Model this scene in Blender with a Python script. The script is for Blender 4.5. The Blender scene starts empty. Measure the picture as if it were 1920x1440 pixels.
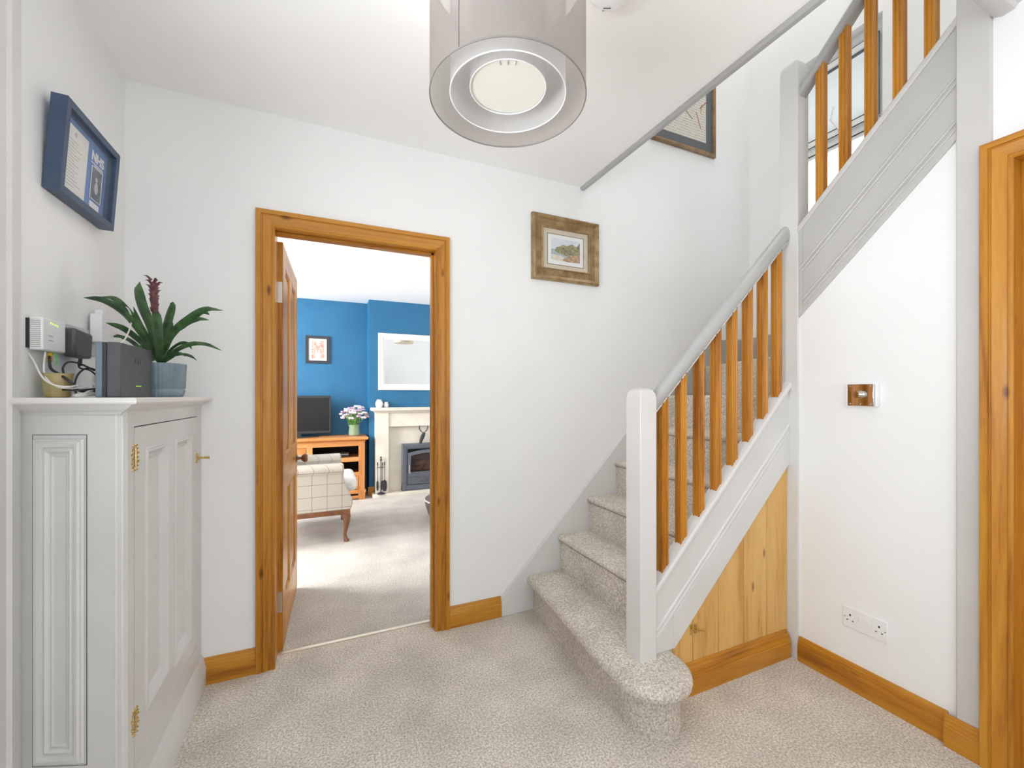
import bpy, bmesh, math, random
from mathutils import Vector, Matrix
R = math.radians
random.seed(7)
SC = bpy.context.scene
COL = SC.collection

# ------------------------------------------------------------------ camera
YAW = R(24.0)
FPX, CX, CY, EYE = 790.0, 960.0, 741.0, 1.24
cam = bpy.data.objects.new('camera', bpy.data.cameras.new('camera'))
COL.objects.link(cam)
cam.location = (0, 0, EYE)
cam.rotation_euler = (R(90), 0, -YAW)
cam.data.sensor_width = 36.0
cam.data.lens = 36.0 * FPX / 1920.0
cam.data.shift_y = (CY - 720.0) / 1920.0
cam.data.clip_start = 0.02
SC.camera = cam
SA, CA = math.sin(YAW), math.cos(YAW)

def at(px, py, dep):
    """World point seen at a photo pixel, dep metres ahead of the camera."""
    l = (px - CX) / FPX * dep
    return Vector((SA * dep + CA * l, CA * dep - SA * l, EYE - (py - CY) / FPX * dep))

# ------------------------------------------------------------------ world, light, exposure
W = bpy.data.worlds.new('world'); SC.world = W; W.use_nodes = True
W.node_tree.nodes['Background'].inputs[0].default_value = (0.92, 0.96, 1.0, 1)
W.node_tree.nodes['Background'].inputs[1].default_value = 2.0

def area(name, loc, direction, sx, sy, power, col=(1, 1, 1), spread=180):
    d = bpy.data.lights.new(name, 'AREA'); d.shape = 'RECTANGLE'
    d.size, d.size_y, d.energy, d.color = sx, sy, power, col
    d.spread = R(spread)
    o = bpy.data.objects.new(name, d); COL.objects.link(o)
    o.location = loc
    o.rotation_euler = Vector(direction).to_track_quat('-Z', 'Z').to_euler()
    return o
DAY = (0.91, 0.96, 1.0)
area('added_left_window_light', (-0.86, -0.9, 1.5), (1, 0, 0.5), 1.15, 1.35, 13, DAY)  # unseen window, added to brighten the hall from the left
area('added_door_glass_light', (-0.80, 0.64, 1.42), (1, 0, 0.55), 0.86, 0.92, 15, DAY, 130)  # glass added to the front door; spread narrowed to spare the cupboard end
area('added_rear_window_light', (0.7, -1.88, 1.35), (0, 1, 0.35), 2.2, 1.9, 4, DAY)  # unseen window added behind the camera, tilted up for the ceiling
area('added_side_window_light', (2.20, -1.0, 1.35), (-1, 0, 0.7), 1.2, 1.9, 22, DAY)  # opening added out of view to light the left wall and cupboard door
area('daylight_living_window', (-2.68, 4.05, 1.45), (1, 0, -0.12), 2.3, 1.35, 320, (0.96, 0.98, 1.0))
area('daylight_living_far_window', (3.1, 4.0, 1.5), (-1, 0, 0), 1.6, 1.2, 18, DAY)
area('added_upstairs_window_light', (0.8, -1.88, 3.9), (0, 1, -0.1), 1.8, 1.2, 5, (1.0, 0.88, 0.74))  # unseen window, added to light the upper floor
area('added_rooflight', (2.2, 1.45, 5.0), (0, 0, -1), 1.1, 1.1, 11, (1.0, 0.93, 0.84))  # rooflight added over the stairwell to brighten the treads

SC.view_settings.view_transform = 'Standard'
SC.view_settings.look = 'None'
SC.view_settings.gamma = 1.0
SC.view_settings.use_curve_mapping = False
SC.view_settings.exposure = 0.17
SC.cycles.use_denoising = True
SC.cycles.max_bounces = 12
SC.cycles.diffuse_bounces = 8
SC.cycles.transparent_max_bounces = 16

# ------------------------------------------------------------------ materials
def s2l(c):
    return tuple((v / 255 / 12.92) if v / 255 <= .04045 else ((v / 255 + .055) / 1.055) ** 2.4 for v in c)

def base(name, col, rough=.5, metal=0.0, **kw):
    m = bpy.data.materials.new(name); m.use_nodes = True
    nt = m.node_tree; p = nt.nodes['Principled BSDF']
    p.inputs['Base Color'].default_value = (*col, 1)
    p.inputs['Roughness'].default_value = rough
    p.inputs['Metallic'].default_value = metal
    for k, v in kw.items():
        p.inputs[k].default_value = v
    return m, nt, p

def noisy(name, c1, c2, scale=20, rough=.5, metal=0.0, bump=0.0, bscale=None, detail=3, stretch=(1, 1, 1), **kw):
    m, nt, p = base(name, c1, rough, metal, **kw)
    N, L = nt.nodes, nt.links
    tc = N.new('ShaderNodeTexCoord'); mp = N.new('ShaderNodeMapping')
    mp.inputs['Scale'].default_value = stretch
    L.new(tc.outputs['Object'], mp.inputs['Vector'])
    nz = N.new('ShaderNodeTexNoise'); nz.inputs['Scale'].default_value = scale; nz.inputs['Detail'].default_value = detail
    L.new(mp.outputs[0], nz.inputs['Vector'])
    cr = N.new('ShaderNodeValToRGB')
    cr.color_ramp.elements[0].position = .35; cr.color_ramp.elements[1].position = .65
    cr.color_ramp.elements[0].color = (*c1, 1); cr.color_ramp.elements[1].color = (*c2, 1)
    L.new(nz.outputs['Fac'], cr.inputs[0]); L.new(cr.outputs[0], p.inputs['Base Color'])
    if bump:
        n2 = N.new('ShaderNodeTexNoise'); n2.inputs['Scale'].default_value = bscale or scale * 4
        L.new(mp.outputs[0], n2.inputs['Vector'])
        b = N.new('ShaderNodeBump'); b.inputs['Strength'].default_value = bump; b.inputs['Distance'].default_value = .002
        L.new(n2.outputs['Fac'], b.inputs['Height']); L.new(b.outputs[0], p.inputs['Normal'])
    return m

def pine(name, axis, light, mid, dark, rough=.33, knots=True, rings=14.0):
    """Varnished pine: streaks and knots running along one axis."""
    m, nt, p = base(name, mid, rough)
    p.inputs['Specular IOR Level'].default_value = .35; p.inputs['Coat Weight'].default_value = .08; p.inputs['Coat Roughness'].default_value = .25
    N, L = nt.nodes, nt.links
    tc = N.new('ShaderNodeTexCoord'); oi = N.new('ShaderNodeObjectInfo')
    sc = N.new('ShaderNodeVectorMath'); sc.operation = 'MULTIPLY_ADD'
    sc.inputs[1].default_value = (1, 1, 1)
    L.new(tc.outputs['Object'], sc.inputs[0])
    mul = N.new('ShaderNodeVectorMath'); mul.operation = 'SCALE'; mul.inputs[3].default_value = 7.3
    comb = N.new('ShaderNodeCombineXYZ')
    for i in range(3): L.new(oi.outputs['Random'], comb.inputs[i])
    L.new(comb.outputs[0], mul.inputs[0]); L.new(mul.outputs[0], sc.inputs[2])
    mp = N.new('ShaderNodeMapping'); s = [1, 1, 1]; s[axis] = .07
    mp.inputs['Scale'].default_value = s
    L.new(sc.outputs[0], mp.inputs['Vector'])
    # knots bend the grain
    mk = N.new('ShaderNodeMapping'); s2 = [14, 14, 14]; s2[axis] = 5.0
    mk.inputs['Scale'].default_value = s2; L.new(sc.outputs[0], mk.inputs['Vector'])
    vo = N.new('ShaderNodeTexVoronoi'); vo.inputs['Scale'].default_value = .8
    L.new(mk.outputs[0], vo.inputs['Vector'])
    w = N.new('ShaderNodeTexNoise'); w.inputs['Scale'].default_value = rings; w.inputs['Detail'].default_value = 6
    w.inputs['Distortion'].default_value = .6
    L.new(mp.outputs[0], w.inputs['Vector'])
    w2 = N.new('ShaderNodeTexNoise'); w2.inputs['Scale'].default_value = rings * 9; w2.inputs['Detail'].default_value = 3
    L.new(mp.outputs[0], w2.inputs['Vector'])
    ad = N.new('ShaderNodeMath'); ad.operation = 'MULTIPLY_ADD'; ad.inputs[1].default_value = .35
    L.new(w2.outputs['Fac'], ad.inputs[0]); L.new(w.outputs['Fac'], ad.inputs[2])
    cr = N.new('ShaderNodeValToRGB'); e = cr.color_ramp.elements
    e[0].position = .48; e[0].color = (*dark, 1); e[1].position = .86; e[1].color = (*light, 1)
    q = e.new(.64); q.color = (*mid, 1)
    L.new(ad.outputs[0], cr.inputs[0])
    out = cr.outputs[0]
    if knots:
        kr = N.new('ShaderNodeValToRGB'); ke = kr.color_ramp.elements
        ke[0].position = .04; ke[0].color = (.9, .9, .9, 1); ke[1].position = .13; ke[1].color = (0, 0, 0, 1)
        L.new(vo.outputs['Distance'], kr.inputs[0])
        mx = N.new('ShaderNodeMix'); mx.data_type = 'RGBA'
        L.new(kr.outputs[0], mx.inputs[0]); L.new(cr.outputs[0], mx.inputs[6])
        mx.inputs[7].default_value = (dark[0] * .42, dark[1] * .3, dark[2] * .5, 1)
        out = mx.outputs[2]
    L.new(out, p.inputs['Base Color'])
    b = N.new('ShaderNodeBump'); b.inputs['Strength'].default_value = .12; b.inputs['Distance'].default_value = .001
    L.new(w2.outputs['Fac'], b.inputs['Height']); L.new(b.outputs[0], p.inputs['Normal'])
    return m

PL_, PM_, PD_ = (.55, .25, .028), (.45, .178, .014), (.26, .088, .006)
M = {}
for ax, nm in enumerate('xyz'):
    M['pine_' + nm] = pine('varnished_pine_' + nm, ax, PL_, PM_, PD_)
    M['board_' + nm] = pine('honey_pine_board_' + nm, ax, (.74, .46, .17), (.67, .39, .12), (.54, .28, .07), rough=.42)
    M['spindle_' + nm] = pine('spindle_pine_' + nm, ax, (.60, .27, .034), (.50, .195, .016), (.29, .092, .006), knots=False)
    M['oak_' + nm] = pine('orange_oak_' + nm, ax, (.66, .30, .11), (.56, .23, .07), (.42, .15, .04), knots=False)
M['wall'] = noisy('white_wall_paint', (.825, .832, .832), (.845, .852, .852), 3, .62, bump=.05, bscale=180)
M['ceiling'] = noisy('white_ceiling_paint', (.925, .925, .92), (.94, .94, .935), 3, .7, bump=.04, bscale=160)
M['blue'] = noisy('teal_blue_wall_paint', (.012, .115, .235), (.016, .13, .26), 3, .5, bump=.05, bscale=180)
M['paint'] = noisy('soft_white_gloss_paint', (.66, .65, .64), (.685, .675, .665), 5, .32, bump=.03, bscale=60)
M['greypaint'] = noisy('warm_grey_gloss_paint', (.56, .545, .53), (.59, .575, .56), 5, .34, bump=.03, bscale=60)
M['shaded_stringpaint'] = noisy('shaded_upper_string', (.485, .475, .46), (.51, .50, .485), 5, .34, bump=.03, bscale=60)  # lower string's paint darkened: shade of the upper flight put into the colour
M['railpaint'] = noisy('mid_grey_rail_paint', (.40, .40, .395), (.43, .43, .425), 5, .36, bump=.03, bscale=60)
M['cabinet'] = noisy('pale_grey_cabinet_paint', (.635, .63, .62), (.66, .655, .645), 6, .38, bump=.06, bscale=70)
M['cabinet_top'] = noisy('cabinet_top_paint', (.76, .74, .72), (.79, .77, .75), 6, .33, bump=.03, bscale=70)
M['whiteplastic'] = base('white_plastic', (.82, .82, .83), .35)[0]
M['greyplastic'] = base('pale_grey_plastic', (.55, .54, .55), .4)[0]
M['black'] = base('black_plastic', (.025, .027, .032), .35)[0]
M['graphite'] = noisy('graphite_plastic', (.078, .080, .088), (.09, .092, .10), 30, .45, bump=.05, bscale=500)
M['bluegrey'] = base('blue_grey_plastic', (.17, .22, .28), .35)[0]
M['dark'] = base('dark_gap', (.02, .02, .02), .8)[0]
M['brass'] = noisy('polished_brass', (.62, .45, .17), (.74, .57, .26), 60, .25, 1.0, bump=.1, bscale=200)
M['chrome'] = base('polished_chrome', (.75, .73, .70), .06, 1.0)[0]
M['steel'] = base('satin_steel', (.62, .60, .57), .3, 1.0)[0]
M['navy'] = noisy('navy_frame_paint', (.045, .075, .135), (.055, .088, .155), 12, .45)
M['skyblue'] = base('blue_mount_card', (.10, .22, .52), .6)[0]
M['paper'] = noisy('cream_paper', (.78, .76, .71), (.82, .80, .76), 20, .7)
M['whitecard'] = base('white_card', (.85, .85, .84), .7)[0]
M['photo'] = noisy('dark_photograph', (.03, .05, .09), (.16, .18, .2), 60, .4)
M['print_ink'] = base('grey_ink', (.52, .51, .50), .7)[0]
M['green_led'] = base('green_led', (.5, .9, .05), .4)[0]
_p = M['green_led'].node_tree.nodes['Principled BSDF']
_p.inputs['Emission Color'].default_value = (.55, 1, .05, 1); _p.inputs['Emission Strength'].default_value = .9
M['leaf'] = noisy('bromeliad_leaf', (.022, .062, .025), (.07, .15, .05), 25, .38, stretch=(1, 1, 1), bump=.1, bscale=120)
M['leafback'] = noisy('bromeliad_inner_leaf', (.06, .13, .05), (.10, .19, .08), 20, .42)
M['bract'] = noisy('maroon_bract', (.10, .028, .035), (.19, .06, .06), 40, .5, bump=.2)
M['pot'] = noisy('blue_grey_glazed_pot', (.16, .23, .27), (.20, .28, .32), 14, .4)
M['soil'] = noisy('potting_soil', (.03, .02, .014), (.08, .055, .04), 90, .9, bump=.6)
M['mustard'] = noisy('mustard_plastic', (.42, .37, .18), (.45, .32, .12), 12, .4)
M['yellow'] = base('yellow_plug', (.75, .45, .03), .4)[0]
M['greenplug'] = base('green_plug', (.12, .45, .1), .4)[0]
M['palecable'] = base('white_cable', (.78, .76, .73), .45)[0]
M['stone'] = noisy('cream_limestone', (.66, .60, .51), (.73, .67, .58), 7, .5, bump=.06, bscale=90)
M['iron'] = noisy('grey_cast_iron', (.085, .095, .115), (.105, .115, .135), 25, .5, bump=.12, bscale=200)
M['blackiron'] = noisy('black_iron', (.02, .02, .022), (.035, .035, .04), 25, .5, bump=.2)
M['orange_log'] = noisy('orange_brown_log', (.05, .018, .01), (.55, .19, .05), 14, .8)  # orange-brown patches in the colour, nothing emitted
M['tvscreen'] = base('tv_screen', (.012, .012, .013), .2, **{'Specular IOR Level': .25})[0]
M['mirror'] = base('mirror_glass', (.86, .87, .86), .015, 1.0)[0]
M['creamwood'] = base('cream_painted_frame', (.80, .75, .70), .4)[0]
M['artwork'] = noisy('floral_letter_ink', (.42, .17, .13), (.70, .45, .38), 55, .7)
M['blackframe'] = base('black_frame', (.022, .025, .03), .4)[0]
M['darkwood'] = noisy('walnut_leg', (.14, .05, .02), (.22, .085, .035), 18, .35, stretch=(1, 1, .2))
M['cushion'] = noisy('cream_cushion', (.72, .70, .66), (.78, .76, .72), 30, .8, bump=.2, bscale=300)
M['leather'] = noisy('grey_brown_leather', (.12, .10, .095), (.16, .135, .125), 30, .42, bump=.3, bscale=120)
M['bronze'] = noisy('antique_gold_frame', (.27, .17, .075), (.42, .30, .16), 22, .36, .6, bump=.15, bscale=90)
M['champagne'] = noisy('pale_gold_slip', (.66, .56, .40), (.74, .64, .48), 40, .45, .2)
M['oldwood'] = noisy('brown_picture_frame', (.20, .12, .06), (.30, .19, .10), 20, .38, .2)
M['sky'] = noisy('painted_sky', (.62, .68, .76), (.76, .77, .76), 30, .8)
M['sea'] = noisy('painted_sea', (.28, .36, .42), (.45, .50, .52), 40, .8)
M['cliff'] = noisy('painted_headland', (.09, .09, .03), (.40, .33, .12), 70, .8, detail=6)
M['rocks'] = noisy('painted_rocks', (.30, .13, .05), (.60, .42, .22), 80, .8, detail=6)
M['sand'] = noisy('painted_sand', (.66, .57, .42), (.75, .70, .6), 40, .8)
M['eaves'] = base('soffit_board', (.42, .43, .42), .6)[0]
M['frost'] = base('upvc_frame', (.82, .84, .84), .3)[0]
M['gasket'] = base('rubber_gasket', (.03, .035, .04), .6)[0]
M['strip'] = base('brushed_threshold_strip', (.72, .66, .56), .3, .8)[0]
M['flower_w'] = noisy('pale_petals', (.75, .62, .66), (.85, .80, .80), 40, .7)
M['flower_p'] = noisy('mauve_petals', (.35, .22, .42), (.60, .40, .52), 40, .7)
M['stem'] = noisy('fresh_green_stem', (.08, .22, .04), (.22, .42, .10), 40, .6)
M['jug'] = noisy('white_glazed_china', (.74, .74, .73), (.60, .62, .64), 50, .25)

def glass_mat(name, tint, alpha, rough=.05):
    m, nt, p = base(name, tint, rough)
    p.inputs['Alpha'].default_value = alpha
    return m
M['glass'] = glass_mat('clear_glazing', (.9, .95, .95), .10)
M['picglass'] = glass_mat('picture_glass', (.6, .65, .7), .08)
M['stoveglass'] = glass_mat('stove_glass', (.06, .04, .035), .45, .08)
M['vaseglass'] = glass_mat('green_tinted_vase_glass', (.45, .58, .38), .32, .08)

def sheer(name, col, opacity):
    """Organza: a thin translucent cloth, part see-through."""
    m = bpy.data.materials.new(name); m.use_nodes = True
    nt = m.node_tree; N, L = nt.nodes, nt.links
    for n in list(N): N.remove(n)
    o = N.new('ShaderNodeOutputMaterial'); mx = N.new('ShaderNodeMixShader')
    tr = N.new('ShaderNodeBsdfTransparent'); df = N.new('ShaderNodeBsdfDiffuse'); tl = N.new('ShaderNodeBsdfTranslucent')
    m2 = N.new('ShaderNodeMixShader'); m2.inputs[0].default_value = .4
    for n in (df, tl): n.inputs['Color'].default_value = (*col, 1)
    wv = N.new('ShaderNodeTexNoise'); wv.inputs['Scale'].default_value = 400
    tc = N.new('ShaderNodeTexCoord'); L.new(tc.outputs['Object'], wv.inputs['Vector'])
    mr = N.new('ShaderNodeMapRange'); mr.inputs[3].default_value = opacity - .08; mr.inputs[4].default_value = opacity + .08
    L.new(wv.outputs['Fac'], mr.inputs[0]); L.new(mr.outputs[0], mx.inputs[0])
    L.new(df.outputs[0], m2.inputs[1]); L.new(tl.outputs[0], m2.inputs[2])
    L.new(tr.outputs[0], mx.inputs[1]); L.new(m2.outputs[0], mx.inputs[2]); L.new(mx.outputs[0], o.inputs[0])
    return m
M['ringgrey'] = base('dark_grey_binding', (.20, .18, .165), .6)[0]
M['organza'] = sheer('taupe_organza', (.37, .325, .30), .66)
M['liner'] = sheer('white_liner', (.68, .67, .665), .72)
M['diffuser'] = base('opal_diffuser', (.74, .73, .66), .4)[0]
_p = M['diffuser'].node_tree.nodes['Principled BSDF']
_p.inputs['Emission Color'].default_value = (1, .97, .88, 1); _p.inputs['Emission Strength'].default_value = .0

def carpet(name, dark, mid, light):
    m, nt, p = base(name, mid, 1.0)
    p.inputs['Specular IOR Level'].default_value = .1
    p.inputs['Sheen Weight'].default_value = .15
    N, L = nt.nodes, nt.links
    tc = N.new('ShaderNodeTexCoord')
    n1 = N.new('ShaderNodeTexNoise'); n1.inputs['Scale'].default_value = 130; n1.inputs['Detail'].default_value = 6; n1.inputs['Roughness'].default_value = .7
    n2 = N.new('ShaderNodeTexNoise'); n2.inputs['Scale'].default_value = 4.0; n2.inputs['Detail'].default_value = 5
    for n in (n1, n2): L.new(tc.outputs['Object'], n.inputs['Vector'])
    cr = N.new('ShaderNodeValToRGB'); e = cr.color_ramp.elements
    e[0].position = .34; e[0].color = (*dark, 1); e[1].position = .64; e[1].color = (*light, 1)
    q = e.new(.5); q.color = (*mid, 1)
    L.new(n1.outputs['Fac'], cr.inputs[0])
    mr = N.new('ShaderNodeMapRange'); mr.inputs[1].default_value = .3; mr.inputs[2].default_value = .7
    mr.inputs[3].default_value = .84; mr.inputs[4].default_value = 1.12
    L.new(n2.outputs['Fac'], mr.inputs[0])
    hs = N.new('ShaderNodeVectorMath'); hs.operation = 'SCALE'
    L.new(cr.outputs[0], hs.inputs[0]); L.new(mr.outputs[0], hs.inputs[3]); L.new(hs.outputs[0], p.inputs['Base Color'])
    b = N.new('ShaderNodeBump'); b.inputs['Strength'].default_value = .6; b.inputs['Distance'].default_value = .005
    n3 = N.new('ShaderNodeTexNoise'); n3.inputs['Scale'].default_value = 260; n3.inputs['Detail'].default_value = 4
    L.new(tc.outputs['Object'], n3.inputs['Vector'])
    L.new(n3.outputs['Fac'], b.inputs['Height']); L.new(b.outputs[0], p.inputs['Normal'])
    return m
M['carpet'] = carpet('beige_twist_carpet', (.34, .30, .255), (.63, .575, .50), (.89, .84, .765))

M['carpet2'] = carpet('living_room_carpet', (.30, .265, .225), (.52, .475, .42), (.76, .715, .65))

def tartan():
    m, nt, p = base('checked_wool', (.6, .57, .5), .9)
    N, L = nt.nodes, nt.links
    tc = N.new('ShaderNodeTexCoord'); sp = N.new('ShaderNodeSeparateXYZ'); L.new(tc.outputs['Object'], sp.inputs[0])
    add = N.new('ShaderNodeMath'); add.operation = 'ADD'; L.new(sp.outputs[0], add.inputs[0]); L.new(sp.outputs[1], add.inputs[1])
    def line(src, period, width):
        md = N.new('ShaderNodeMath'); md.operation = 'PINGPONG'; md.inputs[1].default_value = period
        L.new(src, md.inputs[0])
        lt = N.new('ShaderNodeMath'); lt.operation = 'LESS_THAN'; lt.inputs[1].default_value = width
        L.new(md.outputs[0], lt.inputs[0]); return lt.outputs[0]
    a = line(add.outputs[0], .0575, .0022); b_ = line(sp.outputs[2], .05, .0022)
    mxx = N.new('ShaderNodeMath'); mxx.operation = 'MAXIMUM'; L.new(a, mxx.inputs[0]); L.new(b_, mxx.inputs[1])
    mx = N.new('ShaderNodeMix'); mx.data_type = 'RGBA'; L.new(mxx.outputs[0], mx.inputs[0])
    mx.inputs[6].default_value = (.50, .455, .39, 1); mx.inputs[7].default_value = (.27, .22, .20, 1)
    L.new(mx.outputs[2], p.inputs['Base Color'])
    n3 = N.new('ShaderNodeTexNoise'); n3.inputs['Scale'].default_value = 300; L.new(tc.outputs['Object'], n3.inputs['Vector'])
    b = N.new('ShaderNodeBump'); b.inputs['Strength'].default_value = .3; b.inputs['Distance'].default_value = .002
    L.new(n3.outputs['Fac'], b.inputs['Height']); L.new(b.outputs[0], p.inputs['Normal'])
    return m
M['tartan'] = tartan()

def collage():
    """Cream sheet covered in fine rows of writing."""
    m, nt, p = base('handwritten_sheet', (.7, .66, .55), .6)
    N, L = nt.nodes, nt.links
    tc = N.new('ShaderNodeTexCoord'); mp = N.new('ShaderNodeMapping'); mp.inputs['Scale'].default_value = (1, 1, 1)
    L.new(tc.outputs['Object'], mp.inputs[0])
    sp = N.new('ShaderNodeSeparateXYZ'); L.new(mp.outputs[0], sp.inputs[0])
    pp = N.new('ShaderNodeMath'); pp.operation = 'PINGPONG'; pp.inputs[1].default_value = .009; L.new(sp.outputs[2], pp.inputs[0])
    lt = N.new('ShaderNodeMath'); lt.operation = 'LESS_THAN'; lt.inputs[1].default_value = .004; L.new(pp.outputs[0], lt.inputs[0])
    nz = N.new('ShaderNodeTexNoise'); nz.inputs['Scale'].default_value = 130; L.new(mp.outputs[0], nz.inputs['Vector'])
    g = N.new('ShaderNodeMath'); g.operation = 'GREATER_THAN'; g.inputs[1].default_value = .5; L.new(nz.outputs['Fac'], g.inputs[0])
    mu = N.new('ShaderNodeMath'); mu.operation = 'MULTIPLY'; L.new(lt.outputs[0], mu.inputs[0]); L.new(g.outputs[0], mu.inputs[1])
    mx = N.new('ShaderNodeMix'); mx.data_type = 'RGBA'; L.new(mu.outputs[0], mx.inputs[0])
    mx.inputs[6].default_value = (.74, .70, .60, 1); mx.inputs[7].default_value = (.36, .33, .27, 1)
    L.new(mx.outputs[2], p.inputs['Base Color'])
    return m
M['collage'] = collage()

# ------------------------------------------------------------------ mesh helpers
def new(): return bmesh.new()

def face(b, vs):
    try: b.faces.new(vs)
    except ValueError: pass

def box(b, x0, x1, y0, y1, z0, z1):
    v = [b.verts.new((x, y, z)) for x in (x0, x1) for y in (y0, y1) for z in (z0, z1)]
    for f in ((0, 1, 3, 2), (4, 6, 7, 5), (0, 4, 5, 1), (2, 3, 7, 6), (0, 2, 6, 4), (1, 5, 7, 3)):
        face(b, [v[i] for i in f])
    return b

def solid(b, loops, cap=True, closed=True):
    """Bridge a list of equal-length loops of points."""
    V = [[b.verts.new(p) for p in l] for l in loops]
    n = len(V[0])
    for i in range(len(V) - 1):
        for j in range(n if closed else n - 1):
            k = (j + 1) % n
            face(b, [V[i][j], V[i][k], V[i + 1][k], V[i + 1][j]])
    if cap and closed:
        face(b, V[0][::-1]); face(b, V[-1])
    return V

def tube(b, pts, r, n=8, cap=True):
    pts = [Vector(p) for p in pts]
    rs = r if isinstance(r, (list, tuple)) else [r] * len(pts)
    loops = []; up = None
    for i, p in enumerate(pts):
        t = (pts[min(i + 1, len(pts) - 1)] - pts[max(i - 1, 0)]).normalized()
        if up is None:
            up = t.orthogonal().normalized()
        up = (up - t * up.dot(t)).normalized(); sd = t.cross(up)
        loops.append([p + (up * math.cos(a) + sd * math.sin(a)) * rs[i] for a in (2 * math.pi * k / n for k in range(n))])
    solid(b, loops, cap)
    return b

def spline(pts, n=6):
    """Catmull-Rom through the points."""
    P = [Vector(p) for p in pts]; P = [2 * P[0] - P[1]] + P + [2 * P[-1] - P[-2]]
    out = []
    for i in range(1, len(P) - 2):
        for k in range(n):
            t = k / n
            a, b_, c, d = P[i - 1], P[i], P[i + 1], P[i + 2]
            out.append(.5 * ((2 * b_) + (c - a) * t + (2 * a - 5 * b_ + 4 * c - d) * t * t + (3 * b_ - a - 3 * c + d) * t ** 3))
    out.append(P[-2]); return out

def lathe(b, c, prof, n=32, cap=True):
    c = Vector(c)
    solid(b, [[c + Vector((r * math.cos(a), r * math.sin(a), z)) for a in (2 * math.pi * k / n for k in range(n))] for r, z in prof], cap)
    return b

class Plane:
    """u runs along the surface, d stands proud of it, z is height."""
    def __init__(s, o, eu, en):
        s.o = Vector((*o, 0)); s.u = Vector((*eu, 0)).normalized(); s.n = Vector((*en, 0)).normalized()
    def P(s, u, d, z): return s.o + s.u * u + s.n * d + Vector((0, 0, z))
    def box(s, b, u0, u1, z0, z1, d0, d1):
        s.prism(b, [(u0, z0), (u1, z0), (u1, z1), (u0, z1)], d0, d1); return b
    def prism(s, b, poly, d0, d1):
        solid(b, [[s.P(u, d0, z) for u, z in poly], [s.P(u, d1, z) for u, z in poly]]); return b
    def mould(s, b, u0, u1, z0, z1, prof):
        """Closed rectangular moulding; prof = [(outset w, proud d), ...]."""
        L = [[s.P(u0 - w, d, z0 - w), s.P(u1 + w, d, z0 - w), s.P(u1 + w, d, z1 + w), s.P(u0 - w, d, z1 + w)] for w, d in prof]
        solid(b, L, cap=False); return b
    def run(s, b, u0, u1, prof):
        """Extrude a (d, z) section along u."""
        solid(b, [[s.P(u0, d, z) for d, z in prof], [s.P(u1, d, z) for d, z in prof]]); return b
    def slope(s, b, ua, za, ub, zb, sect):
        """Extrude a (d, dz) section from (ua,za) to (ub,zb) with upright ends."""
        solid(b, [[s.P(ua, d, za + dz) for d, dz in sect], [s.P(ub, d, zb + dz) for d, dz in sect]]); return b
    def disc(s, b, u, z, r, d0, d1, n=16, ru=None, r1=None):
        ru = ru or r; k1 = 1 if r1 is None else r1 / r
        A = [2 * math.pi * i / n for i in range(n)]
        solid(b, [[s.P(u + ru * math.cos(a), d0, z + r * math.sin(a)) for a in A],
                  [s.P(u + ru * k1 * math.cos(a), d1, z + r * k1 * math.sin(a)) for a in A]]); return b

def put(name, b, m, parent=None, bev=0, smooth=35, kind=None, label=None):
    if parent is not None:
        inv = parent.matrix_basis.inverted()
        off = parent.get('_w') or (0, 0, 0)
        w = Vector(off) + Vector(parent.location) if parent.parent else Vector(parent.location)
        bmesh.ops.translate(b, verts=b.verts, vec=-Vector(parent['_w']))
    bmesh.ops.recalc_face_normals(b, faces=b.faces)
    me = bpy.data.meshes.new(name); b.to_mesh(me); b.free()
    if len(me.polygons):
        me.polygons.foreach_set('use_smooth', [True] * len(me.polygons))
        me.set_sharp_from_angle(angle=R(smooth))
    me.materials.append(M[m] if isinstance(m, str) else m)
    o = bpy.data.objects.new(name, me); COL.objects.link(o)
    o['_w'] = tuple(parent['_w']) if parent is not None else (0.0, 0.0, 0.0)
    if parent is not None: o.parent = parent
    if bev:
        k = o.modifiers.new('bevel', 'BEVEL'); k.width = bev; k.segments = 2; k.limit_method = 'ANGLE'; k.angle_limit = R(50)
    if kind: o['kind'] = kind
    if label: o['label'] = label
    return o

def struct(name, b, m, **k): return put(name, b, m, kind='structure', **k)

def thing(name, label, cat, loc, group=None):
    o = bpy.data.objects.new(name, None); COL.objects.link(o)
    o.location = loc; o.empty_display_size = .05
    o['label'] = label; o['category'] = cat; o['_w'] = tuple(float(v) for v in loc)
    if group: o['group'] = group
    return o

def tag(o, label, cat, group=None):
    o['label'] = label; o['category'] = cat
    if group: o['group'] = group
    return o

def smooth_loops(o, lv=1):
    k = o.modifiers.new('subsurf', 'SUBSURF'); k.levels = lv; k.render_levels = lv
    return o

# ------------------------------------------------------------------ the setting
YB, XL, XR, XF, CH, TOP = 2.195, -.738, 2.04, 2.955, 2.518, 4.95
PB = Plane((0, YB), (1, 0), (0, -1))       # wall with the living room door
PLW = Plane((XL, 0), (0, 1), (1, 0))       # left wall
PR = Plane((XR, 0), (0, 1), (-1, 0))       # wall under the upper flight
YW, YC, LCH = 5.72, 5.46, 2.42             # living room

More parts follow.
